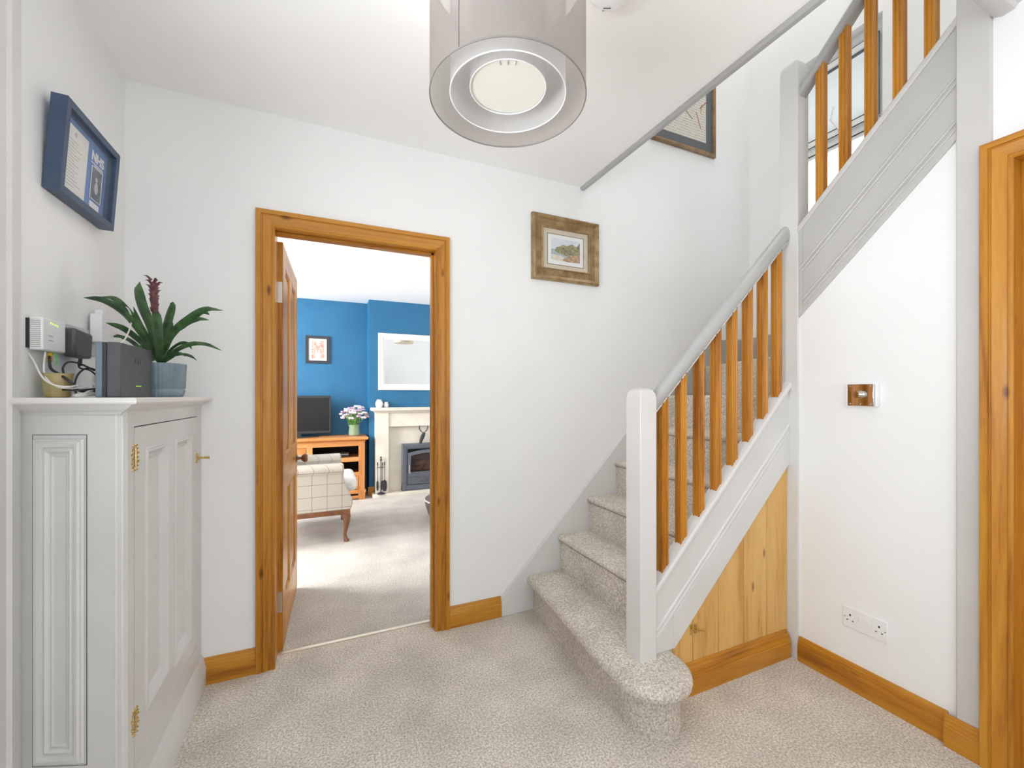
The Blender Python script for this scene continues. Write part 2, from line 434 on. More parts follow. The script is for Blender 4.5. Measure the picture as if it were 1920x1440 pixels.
b = new(); box(b, XL - .1, 3.06, -1.9, 2.30, -.06, 0); struct('floor', b, 'carpet')
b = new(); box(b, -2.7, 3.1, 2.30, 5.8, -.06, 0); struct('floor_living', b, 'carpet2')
b = new()
box(b, -.838, -.235, YB, YB + .105, 0, TOP); box(b, .565, 3.06, YB, YB + .105, 0, TOP); box(b, -.235, .565, YB, YB + .105, 2.028, TOP)
struct('wall_back', b, 'wall')
b = new()   # left wall with the front door opening
box(b, XL - .1, XL, 1.24, YB, 0, TOP); box(b, XL - .1, XL, -.3, .04, 0, TOP); box(b, XL - .1, XL, .04, 1.24, 2.05, TOP)
box(b, XL - .1, XL, -1.9, -1.5, 0, TOP); box(b, XL - .1, XL, -1.5, -.3, 0, .8); box(b, XL - .1, XL, -1.5, -.3, 2.2, TOP)
struct('wall_left', b, 'wall')
b = new()
box(b, -.84, -.42, -1.9, -1.8, 0, TOP); box(b, 1.82, 3.06, -1.9, -1.8, 0, TOP)
box(b, -.42, 1.82, -1.9, -1.8, 0, .38); box(b, -.42, 1.82, -1.9, -1.8, 2.32, 3.3); box(b, -.42, 1.82, -1.9, -1.8, 4.52, TOP)
struct('wall_rear', b, 'wall')
# right wall: under the string, then from the post back with the pine doorway
b = new()
PR.prism(b, [(.70, 0), (1.30, 0), (1.30, 1.70), (.70, 2.28)], -.09, 0)
struct('wall_right', b, 'wall')
b = new()
box(b, XR, XR + .1, .60, .70, 0, 2.70); box(b, XR, XR + .1, -.27, .60, 2.04, 2.70); box(b, XR, XR + .1, -.4, -.27, 0, 2.70); box(b, XR, XR + .1, -1.8, -1.6, 0, 2.70)
box(b, XR, XR + .1, -1.6, -.4, 0, .4); box(b, XR, XR + .1, -1.6, -.4, 2.3, 2.70)
struct('wall_right_front', b, 'wall')
# far stairwell wall with its window
WY0, WY1, WZ0, WZ1 = 1.357, 1.93, 2.12, 3.47
b = new()
box(b, XF, XF + .16, -1.8, WY0, 0, TOP); box(b, XF, XF + .16, WY1, YB, 0, TOP)
box(b, XF, XF + .16, WY0, WY1, 0, WZ0); box(b, XF, XF + .16, WY0, WY1, WZ1, TOP)
struct('wall_far', b, 'wall')
b = new(); box(b, XL, 1.455, -1.8, YB, CH, 2.69); box(b, 1.455, XR, -1.8, .60, CH, 2.69); box(b, XR, XF, -1.8, .44, 2.60, 2.69)
struct('ceiling', b, 'ceiling')
b = new(); box(b, -.9, 1.65, -1.9, 2.3, TOP, TOP + .1); box(b, 2.75, 3.1, -1.9, 2.3, TOP, TOP + .1); box(b, 1.65, 2.75, -1.9, .9, TOP, TOP + .1); box(b, 1.65, 2.75, 2.0, 2.3, TOP, TOP + .1); struct('ceiling_upper', b, 'ceiling')  # hole added above the stairs for the overhead light
b = new(); box(b, XF + .16, 4.1, .9, 2.5, 3.52, 3.56); box(b, 4.06, 4.1, .9, 2.5, 3.40, 3.56); struct('trim_4', b, 'eaves')
# living room shell
b = new(); box(b, -2.7, 3.06, YW, YW + .1, 0, 2.5); struct('wall_living_back', b, 'blue')
b = new(); box(b, .503, 2.1, YC, YW, 0, 2.42); struct('wall_chimney', b, 'blue')
b = new(); box(b, -2.7, 3.06, 2.3, 5.8, LCH, LCH + .08); struct('ceiling_living', b, 'ceiling')
b = new()
box(b, -2.7, -2.6, 2.30, 2.9, 0, 2.5); box(b, -2.7, -2.6, 5.2, YW, 0, 2.5); box(b, -2.7, -2.6, 2.9, 5.2, 0, .77); box(b, -2.7, -2.6, 2.9, 5.2, 2.13, 2.5)
struct('wall_living_left', b, 'wall')
b = new()
box(b, 3.0, 3.06, 2.3, 3.2, 0, 2.5); box(b, 3.0, 3.06, 4.8, YW, 0, 2.5); box(b, 3.0, 3.06, 3.2, 4.8, 0, .9); box(b, 3.0, 3.06, 3.2, 4.8, 2.1, 2.5)
struct('wall_living_right', b, 'wall')
b = new(); box(b, -2.6, -.838, YB + .03, YB + .105, 0, 2.5); struct('wall_living_front', b, 'wall')

# ceiling-edge trim of the stairwell, grey gloss
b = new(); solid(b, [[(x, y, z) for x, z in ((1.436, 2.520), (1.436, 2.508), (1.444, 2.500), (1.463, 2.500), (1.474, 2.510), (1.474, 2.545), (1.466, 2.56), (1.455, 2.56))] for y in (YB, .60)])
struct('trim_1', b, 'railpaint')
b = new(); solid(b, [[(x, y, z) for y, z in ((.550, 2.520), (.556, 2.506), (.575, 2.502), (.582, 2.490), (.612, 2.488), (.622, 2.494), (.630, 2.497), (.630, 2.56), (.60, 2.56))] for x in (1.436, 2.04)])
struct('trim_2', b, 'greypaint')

# architrave and skirting sections
ARCH = [(-.0, 0), (-.0, .014), (.005, .018), (.010, .018), (.013, .0145), (.020, .0145), (.030, .0175), (.040, .022), (.046, .0235), (.049, .019), (.053, .019), (.055, .0245), (.073, .0245), (.075, .022), (.075, 0)]
SKIRT = [(0, 0), (.020, 0), (.020, .070), (.0175, .073), (.0175, .078), (.014, .086), (.0135, .094), (.009, .099), (.009, .103), (.005, .110), (0, .110)]

def casing(pl, u0, u1, z1, root, grain_head, prof=ARCH):
    for s, u in ((-1, u0), (1, u1)):
        b = new()
        solid(b, [[pl.P(u + s * w, d, 0) for w, d in prof], [pl.P(u + s * w, d, z1 + w) for w, d in prof]])
        put('side_casing', b, 'pine_z', root)
    b = new()
    solid(b, [[pl.P(u0 - w, d, z1 + w) for w, d in prof], [pl.P(u1 + w, d, z1 + w) for w, d in prof]])
    put('head_casing', b, grain_head, root)

# living room doorway
root = bpy.data.objects.new('doorway', None); COL.objects.link(root); root['_w'] = (.165, YB, 0.); root.location = (.165, YB, 0); root['kind'] = 'structure'
casing(PB, -.205, .532, 2.000, root, 'pine_x')
b = new(); box(b, -.236, -.205, YB - .001, YB + .107, 0, 1.998); put('jamb', b, 'pine_z', root, bev=.002)
b = new(); box(b, .532, .566, YB - .001, YB + .107, 0, 1.998); put('jamb', b, 'pine_z', root, bev=.002)
b = new(); box(b, -.236, .566, YB - .001, YB + .107, 1.998, 2.03); put('head_jamb', b, 'pine_x', root, bev=.002)
b = new(); box(b, .520, .532, YB + .03, YB + .065, 0, 1.998); put('door_stop', b, 'pine_z', root, bev=.001)
b = new(); box(b, -.205, .532, YB + .03, YB + .065, 1.986, 1.998); put('door_stop', b, 'pine_x', root, bev=.001)
b = new(); Plane((0, 2.30), (1, 0), (0, -1)).run(b, -.205, .532, [(-.014, 0), (-.014, .004), (-.006, .008), (.006, .008), (.014, .004), (.014, 0)])
struct('trim_3', b, 'strip')

# skirting boards
b = new(); PB.run(b, -.478, -.280, SKIRT); struct('baseboard_back_left', b, 'pine_x')
b = new(); PB.run(b, .607, .905, SKIRT); struct('baseboard_back_right', b, 'pine_x')
b = new(); PR.run(b, .742, 1.257, SKIRT); struct('baseboard_right', b, 'pine_y')
PPOST = Plane((2.022, 0), (0, 1), (-1, 0))
b = new(); PPOST.run(b, .650, .742, SKIRT); struct('baseboard_post', b, 'pine_y')
b = new(); Plane((0, YC), (1, 0), (0, -1)).run(b, .49, .56, SKIRT); struct('baseboard_chimney', b, 'pine_x')

# right-hand doorway with its closed pine door
root = bpy.data.objects.new('doorway', None); COL.objects.link(root); root['_w'] = (XR, .15, 0.); root.location = (XR, .15, 0); root['kind'] = 'structure'
PRD = Plane((2.022, 0), (0, 1), (-1, 0))
casing(PRD, -.245, .577, 1.998, root, 'pine_y')
for y0, y1 in ((.577, .60), (-.27, -.245)):
    b = new(); box(b, 2.021, 2.139, y0, y1, 0, 1.998); put('jamb', b, 'pine_z', root)
b = new(); box(b, 2.021, 2.15, -.27, .60, 1.998, 2.04); put('head_jamb', b, 'pine_y', root)
b = new(); box(b, 2.07, 2.085, .562, .577, 0, 1.998); put('door_stop', b, 'pine_z', root)
root = bpy.data.objects.new('door_1', None); COL.objects.link(root); root['_w'] = (2.1, .16, 0.); root.location = (2.1, .16, 0); root['kind'] = 'structure'
PD1 = Plane((2.105, 0), (0, 1), (-1, 0))
b = new(); PD1.box(b, -.243, .575, .006, 1.994, -.02, .0); put('door_panel', b, 'pine_z', root)
for u0, u1 in ((-.243, -.143), (.475, .575), (.116, .216)):
    b = new(); PD1.box(b, u0, u1, .006, 1.994, 0, .014); put('stile', b, 'pine_z', root, bev=.004)
for z0, z1 in ((.006, .22), (.74, .93), (1.87, 1.994)):
    b = new(); PD1.box(b, -.143, .475, z0, z1, 0, .013); put('rail', b, 'pine_y', root, bev=.004)

# grey casing at the left edge: frame of the front door
root = bpy.data.objects.new('door_2', None); COL.objects.link(root); root['_w'] = (XL, .64, 0.); root.location = (XL, .64, 0); root['kind'] = 'structure'
GA = [(0, 0), (0, .012), (.03, .016), (.036, .024), (.060, .026), (.068, .020), (.074, .022), (.080, .018), (.080, 0)]
for s, u in ((1, 1.437), (-1, -.04)):
    b = new(); solid(b, [[PLW.P(u + s * w, d, 0) for w, d in GA], [PLW.P(u + s * w, d, CH) for w, d in GA]])
    put('side_casing', b, 'cabinet', root)
b = new(); PLW.box(b, 1.20, 1.437, 0, CH, .0, .012); PLW.box(b, -.04, .05, 0, CH, .0, .012); put('frame', b, 'cabinet', root)
b = new(); PLW.box(b, .042, .20, .006, 2.048, -.05, -.02); PLW.box(b, 1.08, 1.238, .006, 2.048, -.05, -.02); PLW.box(b, .20, 1.08, .006, .95, -.05, -.02); PLW.box(b, .20, 1.08, 1.9, 2.048, -.05, -.02); put('door_panel', b, 'cabinet', root)
b = new(); PLW.box(b, .20, 1.08, .95, 1.90, -.04, -.036); put('glass_pane', b, 'glass', root)  # pane added to let light in from the left
for u0, u1, z0, z1 in ((.20, .58, .25, .85), (.70, 1.08, .25, .85)):
    b = new(); PLW.mould(b, u0, u1, z0, z1, [(0, -.02), (.0, -.012), (.02, -.008), (.03, -.02)]); put('panel_moulding', b, 'cabinet', root)

# ------------------------------------------------------------------ windows
def window(name, pl, u0, u1, z0, z1, d, fw=.055, transom=None, mull=None):
    root = bpy.data.objects.new(name, None); COL.objects.link(root)
    c = pl.P((u0 + u1) / 2, 0, z0); root.location = c; root['_w'] = tuple(c); root['kind'] = 'structure'
    b = new(); pl.mould(b, u0 + fw, u1 - fw, z0 + fw, z1 - fw, [(0, d - .03), (0, d + .02), (.012, d + .03), (fw, d + .03), (fw, d - .03)]); put('window_frame', b, 'frost', root)
    b = new(); pl.box(b, u0 + fw * .5, u1 - fw * .5, z0 + fw * .5, z1 - fw * .5, d - .004, d + .002); put('glass_pane', b, 'glass', root)
    b = new(); pl.mould(b, u0 + fw, u1 - fw, z0 + fw, z1 - fw, [(-.006, d + .003), (-.006, d + .018), (.0, d + .018)]); put('gasket', b, 'gasket', root)
    if transom:
        t0, t1 = transom
        b = new(); pl.box(b, u0 + fw, u1 - fw, t0, t1, d - .03, d + .03); put('transom', b, 'frost', root, bev=.006)
        b = new(); pl.box(b, u0 + fw, u1 - fw, t0 + .018, t0 + .024, d + .02, d + .034); put('gasket', b, 'gasket', root)
    if mull:
        for u in mull:
            b = new(); pl.box(b, u - .03, u + .03, z0 + fw, z1 - fw, d - .03, d + .03); put('mullion', b, 'frost', root, bev=.006)
    return root
PFW = Plane((XF, 0), (0, 1), (-1, 0))
w1 = window('window_1', PFW, WY0, WY1, WZ0, WZ1, -.10, fw=.05, transom=(2.84, 2.91))
# top-hung opening light, slightly open, with its sash and stay
sash = new()
PFW.mould(sash, WY0 + .085, WY1 - .085, 2.955, 3.36, [(0, -.085), (0, -.06), (.008, -.052), (.04, -.052), (.04, -.085)])
put('sash', sash, 'frost', w1)
b = new(); PFW.mould(b, WY0 + .085, WY1 - .085, 2.955, 3.36, [(-.005, -.08), (-.005, -.058), (0, -.058)]); PFW.mould(b, WY0 + .085, WY1 - .085, 2.955, 3.36, [(.041, -.06), (.041, -.054), (.046, -.054)]); put('gasket', b, 'gasket', w1)
b = new(); tube(b, [PFW.P(1.60, -.045, 2.925), PFW.P(1.66, -.05, 3.03), PFW.P(1.64, -.05, 3.10)], .006, 6); put('casement_stay', b, 'whiteplastic', w1)
b = new(); PFW.box(b, WY0, WY1, WZ0 - .0, WZ0 + .02, -.07, .02); put('window_sill', b, 'frost', w1)
window('added_window_2', Plane((0, -1.8), (1, 0), (0, 1)), -.42, 1.82, .38, 2.32, -.04, mull=(.33, 1.07))  # unseen, added for the light from the rear
window('added_window_3', Plane((0, -1.8), (1, 0), (0, 1)), -.42, 1.82, 3.3, 4.52, -.04, mull=(.7,))  # unseen, added for the upstairs light
window('window_4', Plane((-2.6, 0), (0, 1), (1, 0)), 2.9, 5.2, .77, 2.13, -.04, mull=(3.66, 4.43))
window('added_window_6', Plane((XR, 0), (0, 1), (-1, 0)), -1.6, -.4, .4, 2.3, -.05, mull=(-1.0,))  # unseen, added as the opening for the side light
window('added_window_7', PLW, -1.5, -.3, .8, 2.2, -.05, mull=(-.9,))  # unseen, added as the opening for the left light
window('window_5', Plane((3.0, 0), (0, 1), (-1, 0)), 3.2, 4.8, .9, 2.1, -.03, mull=(4.0,))

# ------------------------------------------------------------------ staircase
st = thing('staircase', 'carpeted winder staircase with white newels and pine spindles rising from the hall', 'staircase', (1.5, 1.75, 0))
RISE, GO = .207, .2055
# first step with its rounded bullnose end
def outline(off):
    """Tread outline of the first step pulled in by off at the front and round end."""
    cx, cy, r = 1.142, 1.262, .152 - off
    pts = [(1.06 + off, 2.17), (1.035 + off, 1.8), (.998 + off, 1.42)]
    for k in range(0, 19):
        a = math.pi + math.pi * k / 18
        pts.append((cx + r * math.cos(a), cy + r * math.sin(a)))
    pts += [(cx + r, 1.30), (1.33, 1.335), (1.33, 2.17)]
    return pts
b = new()
prof = [(.042, 0), (.042, .140), (.034, .147), (.014, .152), (.003, .162), (0, .176), (.003, .190), (.012, .200), (.028, .205)]
loops = [[(x, y, z) for x, y in outline(o)] for o, z in prof]
solid(b, loops); put('step', b, 'carpet', st, smooth=60)
def nosing(x, z, xb, zb, sx=1):
    """Step section: riser, rounded nosing, tread (x is the nosing, sx the direction of travel)."""
    r = .018; P_ = [(x + sx * .015, zb), (x + sx * .015, z - .042), (x + sx * .006, z - .036)]
    for k in range(7):
        a = -math.pi / 2 - math.pi * k / 6 * 1.0
        P_.append((x + sx * (r + r * math.cos(a) * 1.0), z - r + r * math.sin(a)))
    P_ += [(xb, z), (xb, zb)]
    return P_
for k in range(2, 6):
    x, z = 1.06 + (k - 1) * GO, .205 + (k - 1) * RISE
    b = new(); pr = nosing(x, z, x + GO + .04, z - RISE - .02)
    solid(b, [[(u, 1.335, v) for u, v in pr], [(u, 2.172, v) for u, v in pr]])
    put('step', b, 'carpet', st, smooth=50)
Z6, Z7, Z8 = .205 + 5 * RISE, .205 + 6 * RISE, .205 + 7 * RISE
for poly, z in (([(2.0875, 1.345), (2.0875, 2.172), (2.935, 2.172), (2.935, 1.25), (2.112, 1.25), (2.112, 1.345)], Z6),
                ([(2.112, 1.35), (2.46, 2.172), (2.935, 2.172), (2.935, 1.25), (2.112, 1.25)], Z7),
                ([(2.112, 1.32), (2.935, 1.84), (2.935, 1.25), (2.112, 1.25)], Z8)):
    b = new(); solid(b, [[(x, y, z - RISE - .02) for x, y in poly], [(x, y, z) for x, y in poly]])
    put('step', b, 'carpet', st, bev=.014)
for k in range(9, 13):
    y, z = 1.26 - (k - 9) * .205, .205 + (k - 1) * RISE
    b = new(); pr = nosing(y, z, y - .245, z - RISE - .02, -1)
    solid(b, [[(2.075, u, v) for u, v in pr], [(2.935, u, v) for u, v in pr]])
    put('step', b, 'carpet', st, smooth=50)
# strings against the walls; winder pieces darker, shade put into their colour
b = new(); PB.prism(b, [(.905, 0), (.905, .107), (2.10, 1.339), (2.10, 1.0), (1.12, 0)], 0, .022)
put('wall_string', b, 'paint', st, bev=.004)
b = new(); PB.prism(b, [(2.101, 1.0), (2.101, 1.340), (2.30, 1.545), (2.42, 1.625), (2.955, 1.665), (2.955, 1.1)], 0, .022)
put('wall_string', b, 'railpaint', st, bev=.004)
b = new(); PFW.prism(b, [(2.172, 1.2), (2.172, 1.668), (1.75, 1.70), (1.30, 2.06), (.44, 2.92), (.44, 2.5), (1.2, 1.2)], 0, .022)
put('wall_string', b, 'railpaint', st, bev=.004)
# outer string, lower flight
PS = Plane((0, 1.303), (1, 0), (0, -1))
def cap_z(x): return .465 + (x - 1.19)
b = new(); PS.prism(b, [(1.19, .205), (1.303, .205), (2.03, .915), (2.03, cap_z(2.03) - .03), (1.19, cap_z(1.19) - .03)], -.034, 0)
def bead(b, pl, ua, za, ub, zb, h=.018, p=.006):
    pl.slope(b, ua, za, ub, zb, [(-.004, 0), (p * .6, 0), (p, h * .25), (p, h * .5), (p * .4, h * .75), (-.004, h)])
for dz in (.148, .176):
    bead(b, PS, 1.19, -.11 + .205 + dz, 2.03, .915 + dz)
PS.slope(b, 1.303, .205, 2.03, .915, [(-.004, 0), (.004, 0), (.004, .140), (-.004, .148)])
put('outer_string', b, 'paint', st, bev=.002)
b = new(); PS.slope(b, 1.19, cap_z(1.19), 2.03, cap_z(2.03), [(-.045, -.032), (.010, -.032), (.014, -.024), (.014, -.012), (.008, -.002), (.002, 0), (-.045, 0)])
put('string_capping', b, 'paint', st)
# outer string, upper flight, with its shade put into a darker paint
PU = Plane((2.036, 0), (0, 1), (-1, 0))
def cap_u(y): return 2.051 + (1.246 - y) * .992
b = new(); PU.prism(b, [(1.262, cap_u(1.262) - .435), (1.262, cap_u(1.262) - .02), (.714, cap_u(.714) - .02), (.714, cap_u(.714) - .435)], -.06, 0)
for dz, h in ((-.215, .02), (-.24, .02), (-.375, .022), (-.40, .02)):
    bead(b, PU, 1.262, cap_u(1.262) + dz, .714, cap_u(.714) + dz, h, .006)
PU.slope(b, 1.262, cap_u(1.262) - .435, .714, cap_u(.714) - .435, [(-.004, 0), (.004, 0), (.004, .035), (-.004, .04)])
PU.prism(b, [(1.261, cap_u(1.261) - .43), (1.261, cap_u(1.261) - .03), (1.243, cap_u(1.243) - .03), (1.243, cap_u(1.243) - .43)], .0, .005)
put('outer_string', b, 'shaded_stringpaint', st, bev=.002)
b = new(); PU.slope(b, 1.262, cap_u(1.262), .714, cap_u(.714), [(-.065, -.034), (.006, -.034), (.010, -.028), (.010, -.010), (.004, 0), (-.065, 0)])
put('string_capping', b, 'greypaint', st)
# newel posts
def newel(x0, x1, y0, y1, z0, z1, m='paint'):
    b = new(); L = []
    for z, i in ((z0, 0), (z1 - .040, 0), (z1 - .022, .003), (z1 - .009, .009), (z1 - .001, .022), (z1, .030)):
        L.append([(x0 + i, y0 + i, z), (x1 - i, y0 + i, z), (x1 - i, y1 - i, z), (x0 + i, y1 - i, z)])
    solid(b, L); return put('newel_post', b, m, st, bev=.002, smooth=30)
newel(1.112, 1.193, 1.282, 1.366, .19, 1.268)
newel(2.028, 2.108, 1.260, 1.345, 0, 2.835)
b = new(); box(b, 2.022, 2.115, .632, .716, 0, 3.45); put('newel_post', b, 'greypaint', st, bev=.003)
# handrails
RAILS = [(-.029, .012), (-.029, .040), (-.022, .058), (-.012, .069), (0, .073), (.012, .069), (.022, .058), (.029, .040), (.029, .012), (.022, .002), (-.022, .002)]
def rail_lo(x): return 1.233 + (x - 1.275) * .985
PHR = Plane((0, 1.325), (1, 0), (0, -1))
b = new(); PHR.slope(b, 1.19, rail_lo(1.19) + .006, 2.03, rail_lo(2.03) + .006, RAILS); put('handrail', b, 'railpaint', st, smooth=50)
b = new(); PHR.slope(b, 1.19, rail_lo(1.19) - .004, 2.03, rail_lo(2.03) - .004, [(-.018, 0), (.018, 0), (.018, .014), (-.018, .014)]); put('rail_fillet', b, 'paint', st)
PHU = Plane((2.068, 0), (0, 1), (-1, 0))
def rail_up(y): return 2.687 + (1.22 - y) * .985
b = new(); PHU.slope(b, 1.262, rail_up(1.262), .714, rail_up(.714), RAILS); put('handrail', b, 'railpaint', st, smooth=50)
# spindles
def spindle(cx, cy, zb, zt, slope_axis):
    h = .0165; b = new()
    # eight-sided plan with a shallow flute on each face
    def ring(f):
        pts = []
        for sx, sy in ((1, 0), (0, 1), (-1, 0), (0, -1)):
            for t, dd in ((-1, 1), (-.60, 1), (-.50, .78), (-.28, .78), (-.18, .93), (.18, .93), (.28, .78), (.50, .78), (.60, 1)):
                x, y = (sx * h * dd if sx else -sy * h * t), (sy * h * dd if sy else sx * h * t)
                pts.append((cx + x, cy + y, f(cx + x, cy + y)))
        return pts
    solid(b, [ring(zb), ring(zt)])
    return put('spindle', b, 'spindle_z', st, smooth=20)
for k in range(8):
    cx = 1.262 + .1012 * k
    spindle(cx, 1.3235, lambda x, y: cap_z(x) - .004, lambda x, y: rail_lo(x) + .001, 0)
for k in range(5):
    cy = 1.180 - .0955 * k
    spindle(2.068, cy, lambda x, y: cap_u(y) - .004, lambda x, y: rail_up(y) + .004, 1)

# ------------------------------------------------------------------ understair cupboard front in boards
uc = thing('understair_cupboard', 'triangular honey pine board cupboard front under the lower stair string', 'cupboard', (1.7, 1.32, 0))
PUB = Plane((0, 1.310), (1, 0), (0, -1))
def under(x): return .205 + (x - 1.303) * (.71 / .727) - .001
j = [1.255, 1.305, 1.417, 1.568, 1.729, 1.881, 2.028]
for i in range(6):
    a, c = j[i] + .0015, j[i + 1] - .0015
    top_a, top_c = max(.13, under(a)), max(.13, under(c))
    b = new(); PUB.prism(b, [(a, .095), (c, .095), (c, top_c), (a, top_a)], -.014, 0)
    put('board', b, 'board_z', uc, bev=.002)
b = new(); PUB.prism(b, [(1.34, .02), (2.026, .02), (2.026, .89), (1.34, .22)], -.023, -.0145); put('backing', b, 'dark', uc)
b = new(); PUB.run(b, 1.255, 2.018, [(0, 0), (.026, 0), (.026, .072), (.023, .076), (.023, .082), (.017, .092), (.016, .102), (.009, .108), (.008, .114), (.003, .122), (0, .122)]); put('skirting', b, 'pine_x', uc)
# brass turn catch
b = new(); PUB.box(b, 1.398, 1.412, .236, .276, 0, .003); PUB.box(b, 1.422, 1.436, .238, .274, 0, .003)
for z in (.243, .27): PUB.disc(b, 1.405, z, .006, 0, .006, 10); PUB.disc(b, 1.429, z, .006, 0, .006, 10)
tube(b, [PUB.P(1.429, .003, .256), PUB.P(1.429, .018, .256)], .005, 8)
tube(b, [PUB.P(1.405, .014, .258), PUB.P(1.432, .018, .256), PUB.P(1.452, .024, .252), PUB.P(1.462, .026, .250)], [.003, .005, .0035, .005], 8)
put('turn_catch', b, 'brass', uc, label='small brass turn catch')

# ------------------------------------------------------------------ grey hall cupboard at the left
A_, B_ = Vector((-.738, 1.520)), Vector((-.482, 1.420))
cab = thing('hall_cupboard', 'pale grey panelled cupboard with canted end and brass hinges in the left corner', 'cupboard', (-.60, 1.85, 0))
ev = (B_ - A_).normalized()
PCF = Plane(A_, ev, (ev.y, -ev.x)) if (ev.y * -1) > 0 and False else Plane(A_, ev, (-abs(ev.y), -abs(ev.x)))
PCD = Plane((-.482, 0), (0, 1), (1, 0))
LEN = (B_ - A_).length
b = new(); PCF.box(b, 0, LEN, 0, 1.218, -.018, 0); put('end_panel', b, 'cabinet', cab, bev=.002)
b = new(); PCF.mould(b, .053 + .017, .185 - .017, .279 + .017, 1.136 - .017, [(.0185, -.001), (.0185, .001), (.0175, .001)]); put('shadow_gap', b, 'dark', cab)
b = new()
PCF.mould(b, .096, .146, .325, 1.09, [(-.012, .002), (-.012, .001), (-.006, .004), (-.001, .002), (.0, .006), (.006, .010), (.010, .006), (.014, .005), (.016, .010), (.026, .013), (.030, .008), (.034, .010), (.037, .006), (.037, 0)])
put('panel_moulding', b, 'cabinet', cab)
b = new(); PCF.box(b, .10, .142, .33, 1.085, -.002, .0015); put('panel', b, 'cabinet', cab)
b = new()
PCD.box(b, 1.425, 1.493, 0, 1.218, -.018, 0); PCD.box(b, 2.127, 2.195, 0, 1.218, -.018, 0)
PCD.box(b, 1.493, 2.127, 1.153, 1.218, -.018, 0); PCD.box(b, 1.493, 2.127, 0, .200, -.018, 0)
put('face_frame', b, 'cabinet', cab, bev=.001)
b = new(); PCD.box(b, 1.44, 2.19, .02, 1.2, -.045, -.03); put('backing', b, 'dark', cab)
b = new(); PCD.run(b, 1.405, 2.195, [(0, 0), (.020, 0), (.020, .080), (.016, .086), (.016, .092), (.010, .104), (.008, .112), (.003, .122), (0, .122)]); put('plinth', b, 'cabinet', cab)
b = new(); PCF.run(b, -.0, LEN + .012, [(0, 0), (.020, 0), (.020, .080), (.016, .086), (.010, .104), (.003, .122), (0, .122)]); put('plinth', b, 'cabinet', cab)
# door with two tall panels
b = new()
D0, D1, DZ0, DZ1 = 1.4965, 2.124, .2045, 1.1500
P1, P2, PZ0, PZ1 = (1.571, 1.760), (1.837, 2.030), .315, 1.083
PCD.box(b, D0, P1[0], DZ0, DZ1, -.018, .0005); PCD.box(b, P2[1], D1, DZ0, DZ1, -.018, .0005); PCD.box(b, P1[1], P2[0], DZ0, DZ1, -.018, .0005)
for p in (P1, P2):
    PCD.box(b, p[0], p[1], DZ0, PZ0 if p is P1 else .29, -.018, .0005); PCD.box(b, p[0], p[1], PZ1, DZ1, -.018, .0005)
dr = put('door', b, 'cabinet', cab)
for p, z0 in ((P1, PZ0), (P2, .29)):
    b = new(); PCD.mould(b, p[0] + .035, p[1] - .035, z0 + .035, PZ1 - .035, [(-.003, -.010), (0, -.008), (.008, -.003), (.012, -.008), (.018, -.004), (.024, .005), (.030, .003), (.034, .006), (.038, .003), (.038, -.002)])
    put('panel_moulding', b, 'cabinet', dr)
    b = new(); PCD.box(b, p[0], p[1], z0, PZ1, -.014, -.010); put('panel', b, 'cabinet', dr)
def ornate_hinge(z, s=1.0):
    b = new()
    tube(b, [PCD.P(1.495, .003, z - .026 * s), PCD.P(1.495, .003, z + .026 * s)], .002, 8)
    for sd in (-1, 1):
        for dz, du, r in ((-.024, .008, .007), (-.012, .012, .008), (0, .009, .007), (.012, .012, .008), (.024, .008, .007), (-.034, .006, .005), (.034, .006, .005)):
            PCD.disc(b, 1.495 + sd * du * 1.4, z + dz * s, r * .92, 0, .0025, 12, r1=r * .6)
            tube(b, [PCD.P(1.495 + sd * du * 1.4, .003, z + dz * s), PCD.P(1.495 + sd * du * 1.4, .0055, z + dz * s)], .0022, 6)
    return put('hinge', b, 'brass', cab, label='ornate brass cockscomb hinge')
ornate_hinge(1.067); ornate_hinge(.335)
b = new(); PCD.box(b, 2.105, 2.118, .962, 1.0, .001, .004); PCD.box(b, 2.130, 2.145, .966, .996, .001, .004)
for z in (.968, .994): PCD.disc(b, 2.111, z, .007, .001, .006, 10)
tube(b, [PCD.P(2.112, .004, .981), PCD.P(2.112, .022, .981)], .005, 8)
tube(b, [PCD.P(2.095, .02, .984), PCD.P(2.112, .024, .981), PCD.P(2.135, .026, .980)], [.003, .006, .005], 8)
tube(b, [PCD.P(2.112, .022, .981), PCD.P(2.116, .045, .981)], [.0035, .006], 8)
put('turn_catch', b, 'brass', cab, label='small brass turn catch')
# top board and moulding under it
ov = .042
tp = [(XL, 1.475), (-.440, 1.378), (-.440, YB), (XL, YB)]
def inset(p, i):
    return [(p[0][0], p[0][1] + i * 1.05), (p[1][0] - i, p[1][1] + i * .8), (p[2][0] - i, p[2][1]), p[3]]
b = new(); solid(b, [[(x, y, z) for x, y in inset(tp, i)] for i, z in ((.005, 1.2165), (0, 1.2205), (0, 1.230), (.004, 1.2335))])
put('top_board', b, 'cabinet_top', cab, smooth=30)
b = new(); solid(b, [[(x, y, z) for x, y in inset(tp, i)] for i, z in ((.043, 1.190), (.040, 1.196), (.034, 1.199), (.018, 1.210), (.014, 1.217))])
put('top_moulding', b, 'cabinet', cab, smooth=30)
ZT = 1.2335

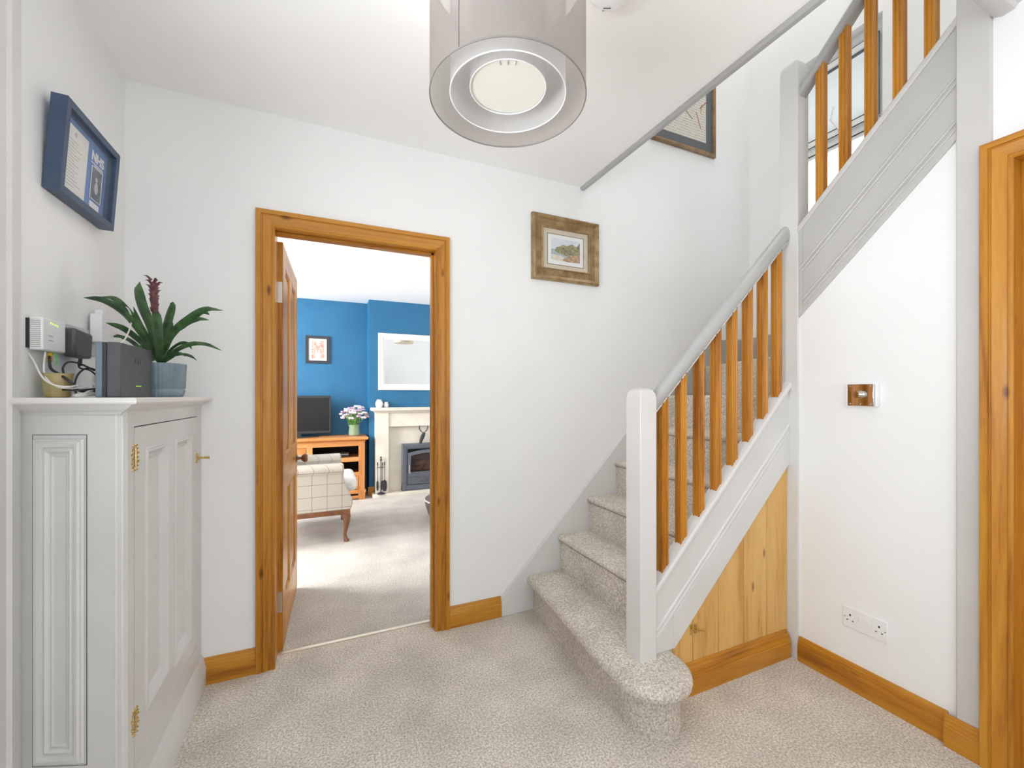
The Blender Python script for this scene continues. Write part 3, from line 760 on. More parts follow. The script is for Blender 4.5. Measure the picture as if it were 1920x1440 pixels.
# ------------------------------------------------------------------ living room door leaf
H0, H1 = Vector((-.2005, 2.306)), Vector((-.178, 3.040))
lf = thing('pine_door', 'open panelled pine door with a round knob leading to the blue living room', 'door', (-.20, 2.31, 0))
eL = (H1 - H0).normalized()
PLF = Plane(H0, eL, (abs(eL.y), -abs(eL.x)))
LW = (H1 - H0).length
for u0, u1 in ((0, .098), (LW - .098, LW)):
    b = new(); PLF.box(b, u0, u1, .008, 1.978, -.018, .018); put('stile', b, 'pine_z', lf, bev=.002)
for z0, z1 in ((.008, .215), (.755, .94), (1.875, 1.978)):
    b = new(); PLF.box(b, .098, LW - .098, z0, z1, -.0175, .0175); put('rail', b, 'pine_y', lf, bev=.002)
mc = LW / 2
for z0, z1 in ((.215, .755), (.94, 1.875)):
    b = new(); PLF.box(b, mc - .045, mc + .045, z0, z1, -.0175, .0175); put('muntin', b, 'pine_z', lf, bev=.002)
    for u0, u1 in ((.098, mc - .045), (mc + .045, LW - .098)):
        b = new(); PLF.box(b, u0, u1, z0, z1, -.005, .005)
        for s in (1, -1):
            PLF.mould(b, u0 + .038, u1 - .038, z0 + .038, z1 - .038, [(0, s * .010), (.028, s * .005)])
        PLF.box(b, u0 + .037, u1 - .037, z0 + .037, z1 - .037, -.0098, .0098)
        put('door_panel', b, 'pine_z', lf)
        b = new()
        for s in (1, -1):
            PLF.mould(b, u0 + .012, u1 - .012, z0 + .012, z1 - .012, [(0, s * .006), (.003, s * .012), (.008, s * .014), (.012, s * .017)])
        put('panel_bead', b, 'pine_z', lf)
for z in (1.735, .245):
    b = new(); PLF.box(b, -.0025, .0, z - .05, z + .05, -.017, .015); tube(b, [PLF.P(-.004, -.022, z - .05), PLF.P(-.004, -.022, z + .05)], .005, 8)
    for dz in (-.03, 0, .03):
        c = PLF.P(-.003, .0, z + dz); box(b, c.x - .003, c.x + .003, c.y - .001, c.y, c.z - .003, c.z + .003)
    put('hinge', b, 'steel', lf, label='steel butt hinge')
for s in (1, -1):
    b = new(); prof = [(.026, .018), (.026, .022), (.010, .026), (.008, .045), (.018, .052), (.026, .062), (.027, .072), (.020, .082), (.0, .085)]
    loops = [[PLF.P(LW - .06 + r * math.cos(a), s * d, .842 + r * math.sin(a)) for a in (2 * math.pi * k / 20 for k in range(20))] for r, d in prof[:-1]]
    solid(b, loops); put('knob', b, 'steel' if s == -1 else 'darkwood', lf, label='round door knob on a steel rose')

# ------------------------------------------------------------------ wall pictures
def picture(name, label, pl, u0, u1, z0, z1, prof, mat, root_d=0):
    t = thing(name, label, 'picture', pl.P((u0 + u1) / 2, 0, z0))
    wmax = max(w for w, d in prof)
    b = new(); pl.mould(b, u0 + wmax, u1 - wmax, z0 + wmax, z1 - wmax, prof); put('frame', b, mat, t, smooth=25)
    return t
# coastal watercolour
FR = [(0, .004), (0, .016), (.004, .018), (.010, .014), (.045, .018), (.055, .026), (.064, .030), (.070, .028), (.074, .02), (.074, 0)]
t = picture('watercolour_picture', 'coastal watercolour in a wide antique gold frame on the wall beside the stairs', PB, 1.098, 1.560, 1.918, 2.303, FR, 'bronze')
b = new(); PB.box(b, 1.165, 1.493, 1.985, 2.236, 0, .006); put('mount', b, 'champagne', t)
b = new(); PB.mould(b, 1.205, 1.453, 2.020, 2.198, [(-.0, .0065), (0, .0085), (.003, .0085), (.003, .006)]); put('inner_slip', b, 'oldwood', t)
b = new(); PB.box(b, 1.206, 1.452, 2.021, 2.197, .006, .0072); put('inner_mount', b, 'whitecard', t)
a0, a1, c0, c1 = 1.228, 1.428, 2.045, 2.175
def pp(b, pts, d): PB.prism(b, [(a0 + (a1 - a0) * u, c0 + (c1 - c0) * v) for u, v in pts], .007, d)
b = new(); pp(b, [(0, .45), (1, .45), (1, 1), (0, 1)], .0078); pa = put('painting', b, 'sky', t)
b = new(); pp(b, [(0, .22), (1, .1), (1, .5), (0, .5)], .0080); put('sea', b, 'sea', pa)
b = new(); pp(b, [(.12, .46), (.2, .36), (.45, .27), (1, .2), (1, .95), (.88, .74), (.72, .84), (.55, .72), (.42, .76), (.3, .66), (.18, .60)], .0083); put('headland', b, 'cliff', pa)
b = new(); pp(b, [(0, .05), (0, .26), (.3, .24), (.5, .12), (.45, .0), (.2, 0)], .0084); put('beach', b, 'sand', pa)
b = new(); pp(b, [(.38, .02), (.5, .2), (.62, .34), (.8, .30), (1, .42), (1, 0), (.6, -.02)], .0086); put('rocks', b, 'rocks', pa)
b = new(); PB.box(b, 1.166, 1.492, 1.986, 2.235, .010, .0112); put('picture_glass', b, 'picglass', t)

# tall collage picture up the stairwell
t = picture('stairwell_picture', 'large brown framed sheet of fine writing on black mount high in the stairwell', PB, 1.985, 2.577, 2.950, 3.78, [(0, .006), (0, .016), (.006, .024), (.020, .026), (.028, .020), (.028, 0)], 'oldwood')
b = new(); PB.box(b, 2.01, 2.552, 2.975, 3.755, 0, .006); put('mount', b, 'blackframe', t)
b = new(); PB.box(b, 2.07, 2.492, 3.040, 3.69, .006, .0075); sh = put('artwork', b, 'collage', t)
for (u0, v0, u1, v1, r, mt) in ((2.395, 3.24, 2.44, 3.13, .004, 'redink'), (2.43, 3.27, 2.49, 3.33, .004, 'redink'), (2.44, 3.24, 2.45, 3.30, .005, 'ochre'), (2.30, 3.22, 2.36, 3.18, .004, 'brownink'), (2.36, 3.3, 2.42, 3.38, .004, 'redink'), (2.2, 3.3, 2.26, 3.4, .005, 'ochre')):
    if mt not in M:
        M[mt] = base(mt, {'redink': (.45, .10, .08), 'ochre': (.55, .36, .06), 'brownink': (.22, .15, .10)}[mt], .7)[0]
    b = new(); dx, dz = u1 - u0, v1 - v0; l = math.hypot(dx, dz); nx, nz = -dz / l * r, dx / l * r
    PB.prism(b, [(u0 + nx, v0 + nz), (u0 - nx, v0 - nz), (u1 - nx, v1 - nz), (u1 + nx, v1 + nz)], .007, .0082); put('brush_stroke', b, mt, sh)
b = new(); PB.box(b, 2.012, 2.550, 2.977, 3.753, .012, .0132); put('picture_glass', b, 'picglass', t)

# navy box frame leaning out from the left wall
t = thing('box_frame', 'navy deep box frame with letter and small photograph, tilted on the left wall', 'picture', (XL, 1.813, 1.835))
class Tilt(Plane):
    def P(s, u, d, z):
        k = (z - 1.835) / .277
        return Vector((XL + .002 + d + .019 * k, u, z - .04 * d))
PT = Tilt((0, 0), (0, 1), (1, 0))
u0, u1, z0, z1 = 1.640, 1.985, 1.835, 2.112
b = new(); PT.mould(b, u0 + .024, u1 - .024, z0 + .022, z1 - .022, [(0, .010), (0, .036), (.001, .038), (.022, .038), (.022, 0), (0, 0)]); put('frame', b, 'navy', t, smooth=20)
b = new(); PT.box(b, u0 + .02, u1 - .02, z0 + .02, z1 - .02, .004, .012); put('mount', b, 'skyblue', t)
b = new(); PT.box(b, u0 + .036, u0 + .190, z0 + .038, z1 - .040, .012, .0135); doc = put('letter', b, 'paper', t)
b = new()
for i in range(15):
    z = z1 - .085 - i * .0098
    PT.box(b, u0 + .052, u0 + .052 + .12 * random.uniform(.55, 1), z, z + .0022, .0135, .0140)
put('printed_lines', b, 'print_ink', doc)
b = new(); PT.disc(b, u0 + .115, z1 - .060, .007, .0135, .0142); put('crest', b, 'print_ink', doc)
b = new(); PT.box(b, u0 + .222, u0 + .290, z0 + .070, z0 + .175, .012, .0135); ph = put('photograph', b, 'photo', t)
b = new(); PT.mould(b, u0 + .222, u0 + .290, z0 + .070, z0 + .175, [(0, .0130), (0, .0145), (.002, .0145), (.002, .0130)]); put('photo_edge', b, 'whitecard', ph)
b = new(); PT.disc(b, u0 + .258, z0 + .112, .020, .0135, .0142, ru=.012); PT.disc(b, u0 + .256, z0 + .140, .008, .0135, .0142); put('figure_print', b, 'greyplastic', ph)
b = new(); PT.box(b, u0 + .225, u0 + .287, z0 + .036, z0 + .060, .012, .0135); put('caption_card', b, 'whitecard', t)
def lettering(txt, size, mat, parent, place, name='lettering', bold=.0):
    cu = bpy.data.curves.new('t', 'FONT'); cu.body = txt; cu.size = size; cu.extrude = .0006; cu.offset = bold
    to = bpy.data.objects.new('t', cu); COL.objects.link(to)
    bpy.context.view_layer.update()
    me = bpy.data.meshes.new_from_object(to.evaluated_get(bpy.context.evaluated_depsgraph_get()))
    b = new(); b.from_mesh(me)
    for v in b.verts: v.co = place(v.co.x, v.co.y, v.co.z)
    bpy.data.objects.remove(to); bpy.data.curves.remove(cu); bpy.data.meshes.remove(me)
    return put(name, b, mat, parent)
lettering('NHS', .043, 'whitecard', t, lambda x, y, z: PT.P(u0 + .212 + x * 1.0, .0135 + z, z1 - .082 + y), bold=.0012)
b = new(); PT.box(b, u0 + .215, u0 + .295, z1 - .092, z1 - .089, .012, .0138); PT.box(b, u0 + .235, u0 + .295, z1 - .098, z1 - .0955, .012, .0138); put('rule_lines', b, 'whitecard', t)
b = new(); PT.box(b, u0 + .02, u1 - .02, z0 + .02, z1 - .02, .024, .025); put('picture_glass', b, 'picglass', t)

# ------------------------------------------------------------------ sockets and devices
sp = thing('fused_spur', 'polished chrome thermostat plate with projecting round knob on the white wall under the stairs', 'switch', (XR, .99, 1.19))
PSP = Plane((XR, 0), (0, 1), (-1, 0))
b = new(); PSP.box(b, .945, 1.058, 1.192, 1.288, 0, .022); put('back_box', b, 'whiteplastic', sp, bev=.004)
PSQ = Plane((XR - .022, .998), (.11, 1), (-1, .11))
b = new(); PSQ.box(b, -.047, .052, 1.195, 1.286, .002, .006); put('face_plate', b, 'chrome', sp, bev=.002)
b = new(); PSQ.disc(b, .004, 1.243, .0175, .006, .010, 24, r1=.016); PSQ.disc(b, .004, 1.243, .014, .010, .030, 24, r1=.0135); PSQ.disc(b, .004, 1.243, .0105, .030, .0305, 24); put('knob', b, 'chrome', sp)
for u, z in ((.041, 1.277), (-.036, 1.277), (.041, 1.204), (-.036, 1.204), (.003, 1.204)): 
    b = new(); PSQ.disc(b, u, z, .003, .006, .0085, 10); put('screw', b, 'steel', sp)

so = thing('double_socket', 'white double plug socket low on the right wall above the pine skirting', 'socket', (XR, .996, .255))
b = new(); PR.box(b, .917, 1.075, .255, .341, 0, .008); put('face_plate', b, 'whiteplastic', so, bev=.003)
for u in (.985, 1.008):
    b = new(); PR.prism(b, [(u - .007, .297), (u + .007, .297), (u + .007, .318), (u - .007, .318)], .008, .012); put('rocker', b, 'whiteplastic', so, bev=.001)
for c in (.945, 1.047):
    for q in ((c - .003, c + .003, .306, .314), (c - .013, c - .007, .285, .289), (c + .007, c + .013, .285, .289)):
        b = new(); PR.box(b, *q, .0075, .0084); put('pin_hole', b, 'gasket', so)
for c in (.925, 1.066):
    b = new(); PR.disc(b, c, .298, .003, .0075, .0084, 8); put('screw', b, 'steel', so)

s1 = thing('wall_socket', 'white double wall socket behind the black adapter on the left wall', 'socket', (XL, 1.86, 1.375))
b = new(); PLW.box(b, 1.735, 2.045, 1.375, 1.462, 0, .010); put('face_plate', b, 'greyplastic', s1, bev=.003)
for z in (1.405, 1.388):
    b = new(); PLW.box(b, 1.935, 1.944, z, z + .006, .0095, .0105); put('pin_hole', b, 'gasket', s1)

pa = thing('powerline_adapter', 'white slotted powerline adapter with green lights plugged in left wall', 'adapter', (XL, 1.63, 1.36))
b = new(); PLW.box(b, 1.575, 1.688, 1.364, 1.455, .006, .034); put('casing', b, 'whiteplastic', pa, bev=.004)
b = new(); PLW.box(b, 1.5745, 1.70, 1.37, 1.45, 0, .006); put('wall_plate', b, 'black', pa)
b = new()
for i in range(14): box(b, XL + .010, XL + .030, 1.5742, 1.5756, 1.371 + i * .0055, 1.3735 + i * .0055)
put('vent_slots', b, 'print_ink', pa)
b = new()
for i in range(4): PLW.disc(b, 1.612 + i * .011, 1.443 - i * .0014, .0022, .034, .035, 8)
put('light', b, 'green_led', pa)
b = new(); PLW.box(b, 1.600, 1.622, 1.404, 1.408, .034, .0345); PLW.box(b, 1.600, 1.625, 1.392, 1.395, .034, .0345); put('printed_lines', b, 'print_ink', pa)

ba = thing('power_adapter', 'black mains adapter block plugged into socket on left wall', 'adapter', (XL, 1.76, 1.36))
b = new(); PLW.prism(b, [(1.722, 1.357), (1.815, 1.357), (1.822, 1.438), (1.712, 1.446), (1.708, 1.385)], .012, .046); put('casing', b, 'graphite', ba, bev=.008)
b = new(); tube(b, [(XL + .028, 1.785, 1.356), (XL + .028, 1.785, 1.342), (XL + .029, 1.786, 1.333)], [.005, .0042, .003], 8); put('strain_relief', b, 'black', ba)

wp = thing('charger_plug', 'tall white charger plug beside the black adapter under the plant leaves', 'plug', (XL, 1.97, 1.40))
b = new(); PLW.box(b, 1.885, 1.975, 1.42, 1.518, .011, .044); PLW.box(b, 1.905, 1.955, 1.518, 1.535, .015, .038); put('casing', b, 'whiteplastic', wp, bev=.004)
b = new(); tube(b, spline([(XL + .026, 1.955, 1.527), (XL + .03, 1.962, 1.556), (XL + .06, 1.975, 1.568), (XL + .10, 1.93, 1.545), (XL + .13, 1.86, 1.49), (XL + .135, 1.80, 1.43), (XL + .13, 1.76, 1.40)]), .0022, 6); put('cable', b, 'palecable', wp)

# router
ro = thing('router', 'dark grey upright broadband router on the cupboard top left of the plant pot', 'router', (-.565, 1.68, ZT))
b = new(); box(b, -.566, -.534, 1.560, 1.803, ZT, 1.392); put('casing', b, 'graphite', ro, bev=.004)
b = new(); box(b, -.5745, -.566, 1.5615, 1.795, ZT, 1.391); put('seam', b, 'black', ro)
b = new(); box(b, -.590, -.5745, 1.560, 1.795, ZT, 1.392); put('back_casing', b, 'bluegrey', ro, bev=.003)
b = new()
for i in range(5): box(b, -.5342, -.5334, 1.6700 + i * .0085, 1.6735 + i * .0085, 1.2672, 1.2692)
put('light', b, 'green_led', ro)
b = new()
PRO = Plane((-.534, 0), (0, 1), (1, 0))
PRO.mould(b, 1.665, 1.680, 1.339, 1.352, [(0, 0), (0, .0006), (.0012, .0006), (.0012, 0)])
PRO.mould(b, 1.690, 1.704, 1.337, 1.350, [(0, 0), (0, .0006), (.0012, .0006), (.0012, 0)])
put('emblem', b, 'black', ro)

mp_ = tag(put('mustard_pot', lathe(new(), (-.690, 1.612, ZT), [(.022, 0), (.027, .002), (.033, .060), (.034, .068), (.031, .068), (.026, .006)], 24, cap=True), 'mustard'), 'small mustard yellow pot behind the cables on the cupboard top', 'pot')

# cables, each its own thing
def cable(pts, r, mat, label, cat='cable', n=8):
    b = new(); tube(b, spline(pts, 6), r, n)
    return tag(put('cable', b, mat), label, cat)
cable([at(48, 655, 1.15), at(62, 675, 1.15), at(80, 708, 1.14), at(102, 722, 1.14), at(128, 725, 1.16), at(150, 722, 1.2)], .0022, 'palecable', 'thin white cable hanging from the left edge of the wall above the cupboard')
cable([at(85, 660, 1.18), at(82, 685, 1.17), at(86, 708, 1.16), at(105, 724, 1.15), at(130, 728, 1.17), at(165, 726, 1.22)], .0022, 'palecable', 'thin white cable looping below the white slotted adapter')
cable([at(93, 668, 1.20), at(95, 690, 1.19), at(112, 702, 1.18), at(132, 716, 1.18), at(142, 728, 1.19), at(156, 734, 1.21), at(188, 732, 1.28)], .0036, 'black', 'thick black network cable with yellow plug under the white adapter')
cable([at(147, 678, 1.3), at(150, 690, 1.29), at(168, 694, 1.28), at(182, 705, 1.27), at(190, 712, 1.27)], .0026, 'black', 'black cable dropping from the mains adapter to the router')
cable([at(178, 695, 1.29), at(150, 682, 1.26), at(128, 679, 1.22), at(118, 690, 1.20), at(122, 705, 1.19), at(135, 720, 1.18), at(143, 738, 1.19)], .0026, 'black', 'black cable curling in a wide loop over the cupboard top')
cable([at(143, 738, 1.19), at(140, 720, 1.20), at(148, 700, 1.22), at(165, 690, 1.25), at(185, 696, 1.28)], .0026, 'black', 'black cable arching from worktop to behind the router')
cable([at(118, 731, 1.18), at(140, 732, 1.17), at(165, 730, 1.20), at(192, 728, 1.26)], .0024, 'black', 'black cable lying flat in front of the router')
for i, (dy, lab) in enumerate(((0, 'uppermost'), (14, 'lower'))):
    cable([at(188, 700 + dy, 1.29), at(178, 705 + dy, 1.28), at(174, 716 + dy, 1.27), at(182, 724 + dy, 1.27), at(190, 722 + dy, 1.28)], .003, 'palecable', lab + ' white coiled cable loop at the left edge of the router')
cable([at(172, 732, 1.22), at(158, 738, 1.2), at(140, 741, 1.18), at(150, 742, 1.18), at(190, 738, 1.25)], .004, 'palecable', 'bundle of pale cable resting on the cupboard top before the router')
pl_ = thing('network_plug', 'small yellow network plug beneath the white slotted adapter', 'plug', at(94, 668, 1.20))
b = new(); tube(b, [at(94, 662, 1.205), at(93.5, 678, 1.20)], .0065, 4); put('body', b, 'yellow', pl_, bev=.001)
b = new(); tube(b, spline([at(100, 662, 1.21), at(107, 672, 1.2), at(106, 684, 1.2)]), .002, 6); put('green_tail', b, 'greenplug', pl_)

# ------------------------------------------------------------------ bromeliad in a ribbed pot
PC = Vector((-.529, 1.878, ZT))
pt = thing('potted_bromeliad', 'bromeliad with maroon flower spike in a ribbed blue-grey pot on the cupboard', 'plant', PC)
b = new(); n = 108
def ribbed(r, z, amp):
    return [PC + Vector(((r + amp * math.cos(36 * 2 * math.pi * k / n)) * math.cos(2 * math.pi * k / n), (r + amp * math.cos(36 * 2 * math.pi * k / n)) * math.sin(2 * math.pi * k / n), z)) for k in range(n)]
solid(b, [ribbed(r, z, a) for r, z, a in ((.055, 0, 0), (.060, .002, .0005), (.0635, .012, .0012), (.0655, .024, .0016), (.0642, .026, 0), (.0644, .029, 0), (.0662, .031, .0016), (.0695, .112, .0016), (.070, .118, .0006), (.066, .119, 0), (.064, .10, 0))])
put('pot', b, 'pot', pt, smooth=50)
b = new(); lathe(b, PC, [(.064, .095), (.064, .103), (.03, .108), (.004, .106)], 24); put('soil', b, 'soil', pt)
DP = 1.5
def leaf(pts, wmax, mat='leaf', name='leaf', fold=.18, taper=.55):
    """Strap leaf: channelled blade following a curve."""
    c = spline(pts, 5); n_ = len(c); b = new(); L = []
    view = Vector((SA, CA, 0))
    for i, p in enumerate(c):
        t = (c[min(i + 1, n_ - 1)] - c[max(i - 1, 0)]).normalized()
        sd = t.cross(view); sd = sd.normalized() if sd.length > .05 else Vector((1, 0, 0))
        sd = (sd * .8 + t.cross(Vector((0, 0, 1))) * .45 * (1 if sd.dot(t.cross(Vector((0, 0, 1)))) >= 0 else -1)).normalized()
        nn = sd.cross(t).normalized()
        s = i / (n_ - 1)
        w = wmax * (min(1, .55 + s * 1.2)) * (1 - max(0, (s - taper) / (1 - taper)) ** 2.2) + .0006
        L.append([p - sd * w + nn * w * fold, p - sd * w * .5, p - nn * w * fold * .6, p + sd * w * .5, p + sd * w + nn * w * fold,
                  p + sd * w * .5 + nn * .0012, p - nn * (w * fold * .6 - .0012), p - sd * w * .5 + nn * .0012])
    solid(b, L); return put(name, b, mat, pt, smooth=60)
def A(px, py, d=0): return at(px, py, DP + d)
LV = [
 ([A(292, 672), A(270, 635, -.03), A(235, 590, -.06), A(195, 564, -.09), A(157, 558, -.11)], .017),
 ([A(293, 668), A(268, 620, .0), A(240, 585, .01), A(215, 560, .02), A(190, 556, .03)], .014),
 ([A(288, 668), A(262, 640, -.02), A(230, 616, -.05), A(198, 605, -.08)], .016),
 ([A(288, 676), A(265, 655, .02), A(240, 636, .03), A(215, 630, .03), A(202, 638, .02)], .008),
 ([A(297, 665), A(280, 610, -.03), A(266, 575, -.05), A(259, 545, -.06), A(262, 528, -.06)], .024),
 ([A(302, 668), A(308, 625, .0), A(316, 595, .02), A(322, 575, .03), A(325, 566, .03)], .020),
 ([A(303, 668), A(322, 625, -.02), A(352, 598, -.04), A(385, 580, -.06), A(418, 582, -.07)], .013),
 ([A(304, 670), A(330, 618, .03), A(360, 598, .05), A(380, 585, .06), A(393, 590, .06)], .014),
 ([A(304, 674), A(320, 635, .0), A(345, 608, .0), A(370, 598, -.01), A(392, 600, -.02)], .013),
 ([A(303, 680), A(325, 660, -.03), A(355, 646, -.06), A(385, 645, -.08), A(415, 657, -.09)], .009),
 ([A(303, 678), A(320, 655, .02), A(338, 643, .03), A(352, 645, .03), A(360, 655, .03)], .009),
 ([A(302, 682), A(320, 668, .0), A(342, 664, -.02), A(358, 668, -.03), A(369, 676, -.03)], .006),
 ([A(300, 684), A(318, 672, -.04), A(335, 662, -.05), A(348, 668, -.06)], .006),
 ([A(285, 682), A(275, 665, -.03), A(268, 650, -.04), A(262, 648, -.05)], .009),
 ([A(297, 680, -.02), A(296, 645, -.06), A(294, 615, -.07), A(292, 590, -.075), A(290, 585, -.08)], .022),
 ([A(300, 676, .03), A(312, 640, .04), A(318, 610, .06), A(312, 590, .07)], .015),
 ([A(289, 676, .02), A(278, 640, .03), A(262, 610, .04), A(250, 575, .05)], .013),
]
for i, (p, w) in enumerate(LV):
    leaf(p, w * .78, 'leafback' if i in (8,) else 'leaf')
b = new(); tube(b, [A(293, 640, 0), A(291, 590, 0), A(289, 560, 0), A(288, 530, 0)], [.008, .009, .012, .010], 10); put('flower_stem', b, 'bract', pt)
for k in range(34):
    s = k / 33; a = k * 2.4; z0_ = A(290 - 2 * s, 592 - 66 * s)
    l = .007 + .016 * s * s; out = Vector((math.cos(a), math.sin(a), 0))
    p0 = z0_ + out * .006; L = []
    b = new(); tube(b, [p0, p0 + out * l * .55 + Vector((0, 0, .012)), p0 + out * l + Vector((0, 0, .016 - .004 * s))], [.0050, .0032, .0005], 5)
    put('bract', b, 'bract', pt)

# ------------------------------------------------------------------ pendant and smoke alarm
LC = Vector((.436, 1.005, 0))
la = thing('pendant_light', 'large taupe organza drum pendant with nested white shades hanging from the ceiling', 'lamp', (LC.x, LC.y, CH))
def drum(r, z0, z1, mat, name, th=.0012):
    b = new(); L = []
    for rr, z in ((r, z0), (r, z1)):
        L.append([LC + Vector((rr * math.cos(a), rr * math.sin(a), z)) for a in (2 * math.pi * k / 96 for k in range(96))])
    solid(b, L, cap=False); return put(name, b, mat, la, smooth=60)
def ring(r, z, t, mat, name='shade_ring'):
    b = new(); pts = [LC + Vector((r * math.cos(2 * math.pi * k / 96), r * math.sin(2 * math.pi * k / 96), z)) for k in range(97)]
    tube(b, pts, t, 6, cap=False); return put(name, b, mat, la)
drum(.200, 2.003, 2.325, 'organza', 'outer_shade'); ring(.200, 2.003, .0018, 'ringgrey'); ring(.200, 2.325, .0016, 'greypaint')
drum(.149, 2.016, 2.26, 'liner', 'middle_shade'); ring(.149, 2.016, .0016, 'whiteplastic'); ring(.149, 2.26, .0014, 'whiteplastic')
drum(.098, 2.036, 2.24, 'liner', 'inner_shade'); ring(.098, 2.036, .0014, 'whiteplastic')
b = new(); lathe(b, LC, [(.0965, 2.040), (.090, 2.0435), (.05, 2.048), (.01, 2.049)], 64, cap=True); put('diffuser', b, 'diffuser', la, smooth=60)
a = math.atan2(CA, SA) + math.pi
b = new()
for da in (-.22, .0, .22):
    p = LC + Vector((.090 * math.cos(a + da), .090 * math.sin(a + da), 2.0385)); q = LC + Vector((.078 * math.cos(a + da), .078 * math.sin(a + da), 2.0395))
    tube(b, [p, q], .0018 if da else .0025, 6)
put('fixing_clip', b, 'greyplastic', la)
b = new(); tube(b, [LC + Vector((.2, 0, 2.004)) , LC + Vector((.2, 0, 2.325))], .0013, 6); 
a2 = math.atan2(CA, SA) + math.pi - 1.02
bmesh.ops.rotate(b, verts=b.verts, cent=LC, matrix=Matrix.Rotation(-2.55, 3, 'Z')); put('shade_seam', b, 'leather', la)
b = new()
for k in range(3):
    an = k * 2.094 + .4
    tube(b, [LC + Vector((.199 * math.cos(an), .199 * math.sin(an), 2.322)), LC + Vector((.02 * math.cos(an), .02 * math.sin(an), 2.30))], .0018, 6)
put('spider', b, 'whiteplastic', la)
b = new(); lathe(b, LC, [(.02, 2.2), (.02, 2.30), (.008, 2.31), (.004, 2.32), (.004, 2.49), (.045, 2.492), (.05, 2.518)], 20); put('cord_and_rose', b, 'whiteplastic', la)

bl = bpy.data.lights.new('pendant_bounce_fill', 'SPOT'); bl.energy = 6; bl.color = (1, .985, .95); bl.shadow_soft_size = .04; bl.spot_size = R(165); bl.spot_blend = .5  # added upward spot, standing in for flash bounced off the ceiling
bo = bpy.data.objects.new('pendant_bounce_fill', bl); COL.objects.link(bo); bo.location = (LC.x, LC.y, 2.315); bo.rotation_euler = (R(180), 0, 0)
sm = thing('smoke_alarm', 'round white smoke alarm on the ceiling by the pendant', 'smoke alarm', (.815, 1.07, CH))
b = new(); lathe(b, (.815, 1.07, 0), [(.030, 2.478), (.052, 2.480), (.058, 2.488), (.066, 2.498), (.072, 2.502), (.072, 2.518)], 40); put('casing', b, 'whiteplastic', sm)
b = new(); fw = Vector((SA, CA, 0)); sdv = Vector((CA, -SA, 0)); c0_ = Vector((.815, 1.07, 0)) - sdv * .005
for k in range(3):
    p = c0_ + fw * (.040 + k * .0075)
    tube(b, [p - sdv * .012 + Vector((0, 0, 2.4785 + k * .003)), p + sdv * .012 + Vector((0, 0, 2.4785 + k * .003))], .0014, 6)
put('vent_slot', b, 'gasket', sm)

# ------------------------------------------------------------------ living room furniture
PWB = Plane((0, YW), (1, 0), (0, -1)); PCB = Plane((0, YC), (1, 0), (0, -1))
t = picture('letter_picture', 'small black framed letter M print on the blue wall', PWB, -.21, .059, 1.632, 1.969, [(0, .006), (0, .018), (.034, .020), (.034, 0)], 'blackframe')
b = new(); PWB.box(b, -.178, .027, 1.664, 1.937, 0, .006); put('mount', b, 'paper', t)
b = new(); PWB.prism(b, [(-.150, 1.690), (-.100, 1.690), (-.104, 1.830), (-.075, 1.752), (-.050, 1.830), (-.050, 1.690), (.000, 1.690), (-.004, 1.912), (-.048, 1.912), (-.075, 1.845), (-.102, 1.912), (-.146, 1.912)], .006, .0075); put('letter_print', b, 'artwork', t)

t = thing('wall_mirror', 'rectangular cream framed mirror on the chimney breast above the mantel', 'mirror', (.99, YC, 1.303))
b = new(); PCB.mould(b, .685, 1.30, 1.378, 1.940, [(0, .012), (0, .018), (.020, .022), (.024, .032), (.060, .034), (.072, .026), (.075, .018), (.075, 0)]); put('frame', b, 'creamwood', t)
b = new(); PCB.box(b, .68, 1.305, 1.373, 1.945, .004, .012); put('mirror_glass', b, 'mirror', t)
t = thing('ceiling_drum_lamp', 'cream drum ceiling lamp in the living room, seen in the mirror', 'lamp', (1.213, 3.7, LCH))
b = new(); L = [[Vector((1.213 + r * math.cos(a), 3.7 + r * math.sin(a), z)) for a in (2 * math.pi * k / 40 for k in range(40))] for r, z in ((.16, 2.11), (.16, 2.245))]
solid(b, L); put('shade', b, 'champagne', t)
b = new(); lathe(b, (1.213, 3.7, 0), [(.006, 2.24), (.006, 2.40), (.05, 2.405), (.05, LCH)], 16); put('cord', b, 'whiteplastic', t)

# media unit
un = thing('tv_unit', 'orange oak television cabinet with open shelves against the blue wall', 'cabinet', (-.14, 5.5, 0))
PUN = Plane((0, 5.31), (1, 0), (0, -1))
XA, XB = -.72, .441
b = new(); box(b, XA, XA + .02, 5.312, 5.69, .08, .70); put('side_panel', b, 'oak_z', un)
b = new(); box(b, XB - .02, XB, 5.312, 5.69, .08, .70); put('side_panel', b, 'oak_z', un)
b = new(); box(b, XA, XB, 5.68, 5.70, .08, .70); put('back_panel', b, 'dark', un)
for z in (.10, .290, .488): 
    b = new(); box(b, XA + .02, XB - .02, 5.32, 5.68, z - .012, z + .012); put('shelf', b, 'oak_x', un)
b = new(); solid(b, [[(XA - o, 5.31 - o, z), (XB + o, 5.31 - o, z), (XB + o, 5.71, z), (XA - o, 5.71, z)] for o, z in ((.0, .688), (.006, .695), (.022, .712), (.034, .716), (.036, .722), (.036, .740), (.030, .745))])
put('top', b, 'oak_x', un)
for u0, u1 in ((XA, XA + .06), (.372, XB), (-.185, -.125)):
    b = new(); PUN.box(b, u0, u1, .04 if u0 != -.185 else .1, .690, -.02, .004); put('stile', b, 'oak_z', un, bev=.002)
for z0, z1, u0, u1 in ((.640, .690, XA + .06, XB - .068), (.455, .506, -.125, .372), (.284, .328, XA + .06, .372), (.085, .120, XA + .06, .372)):
    b = new(); PUN.box(b, u0, u1, z0, z1, -.02, .003); put('rail', b, 'oak_x', un, bev=.002)
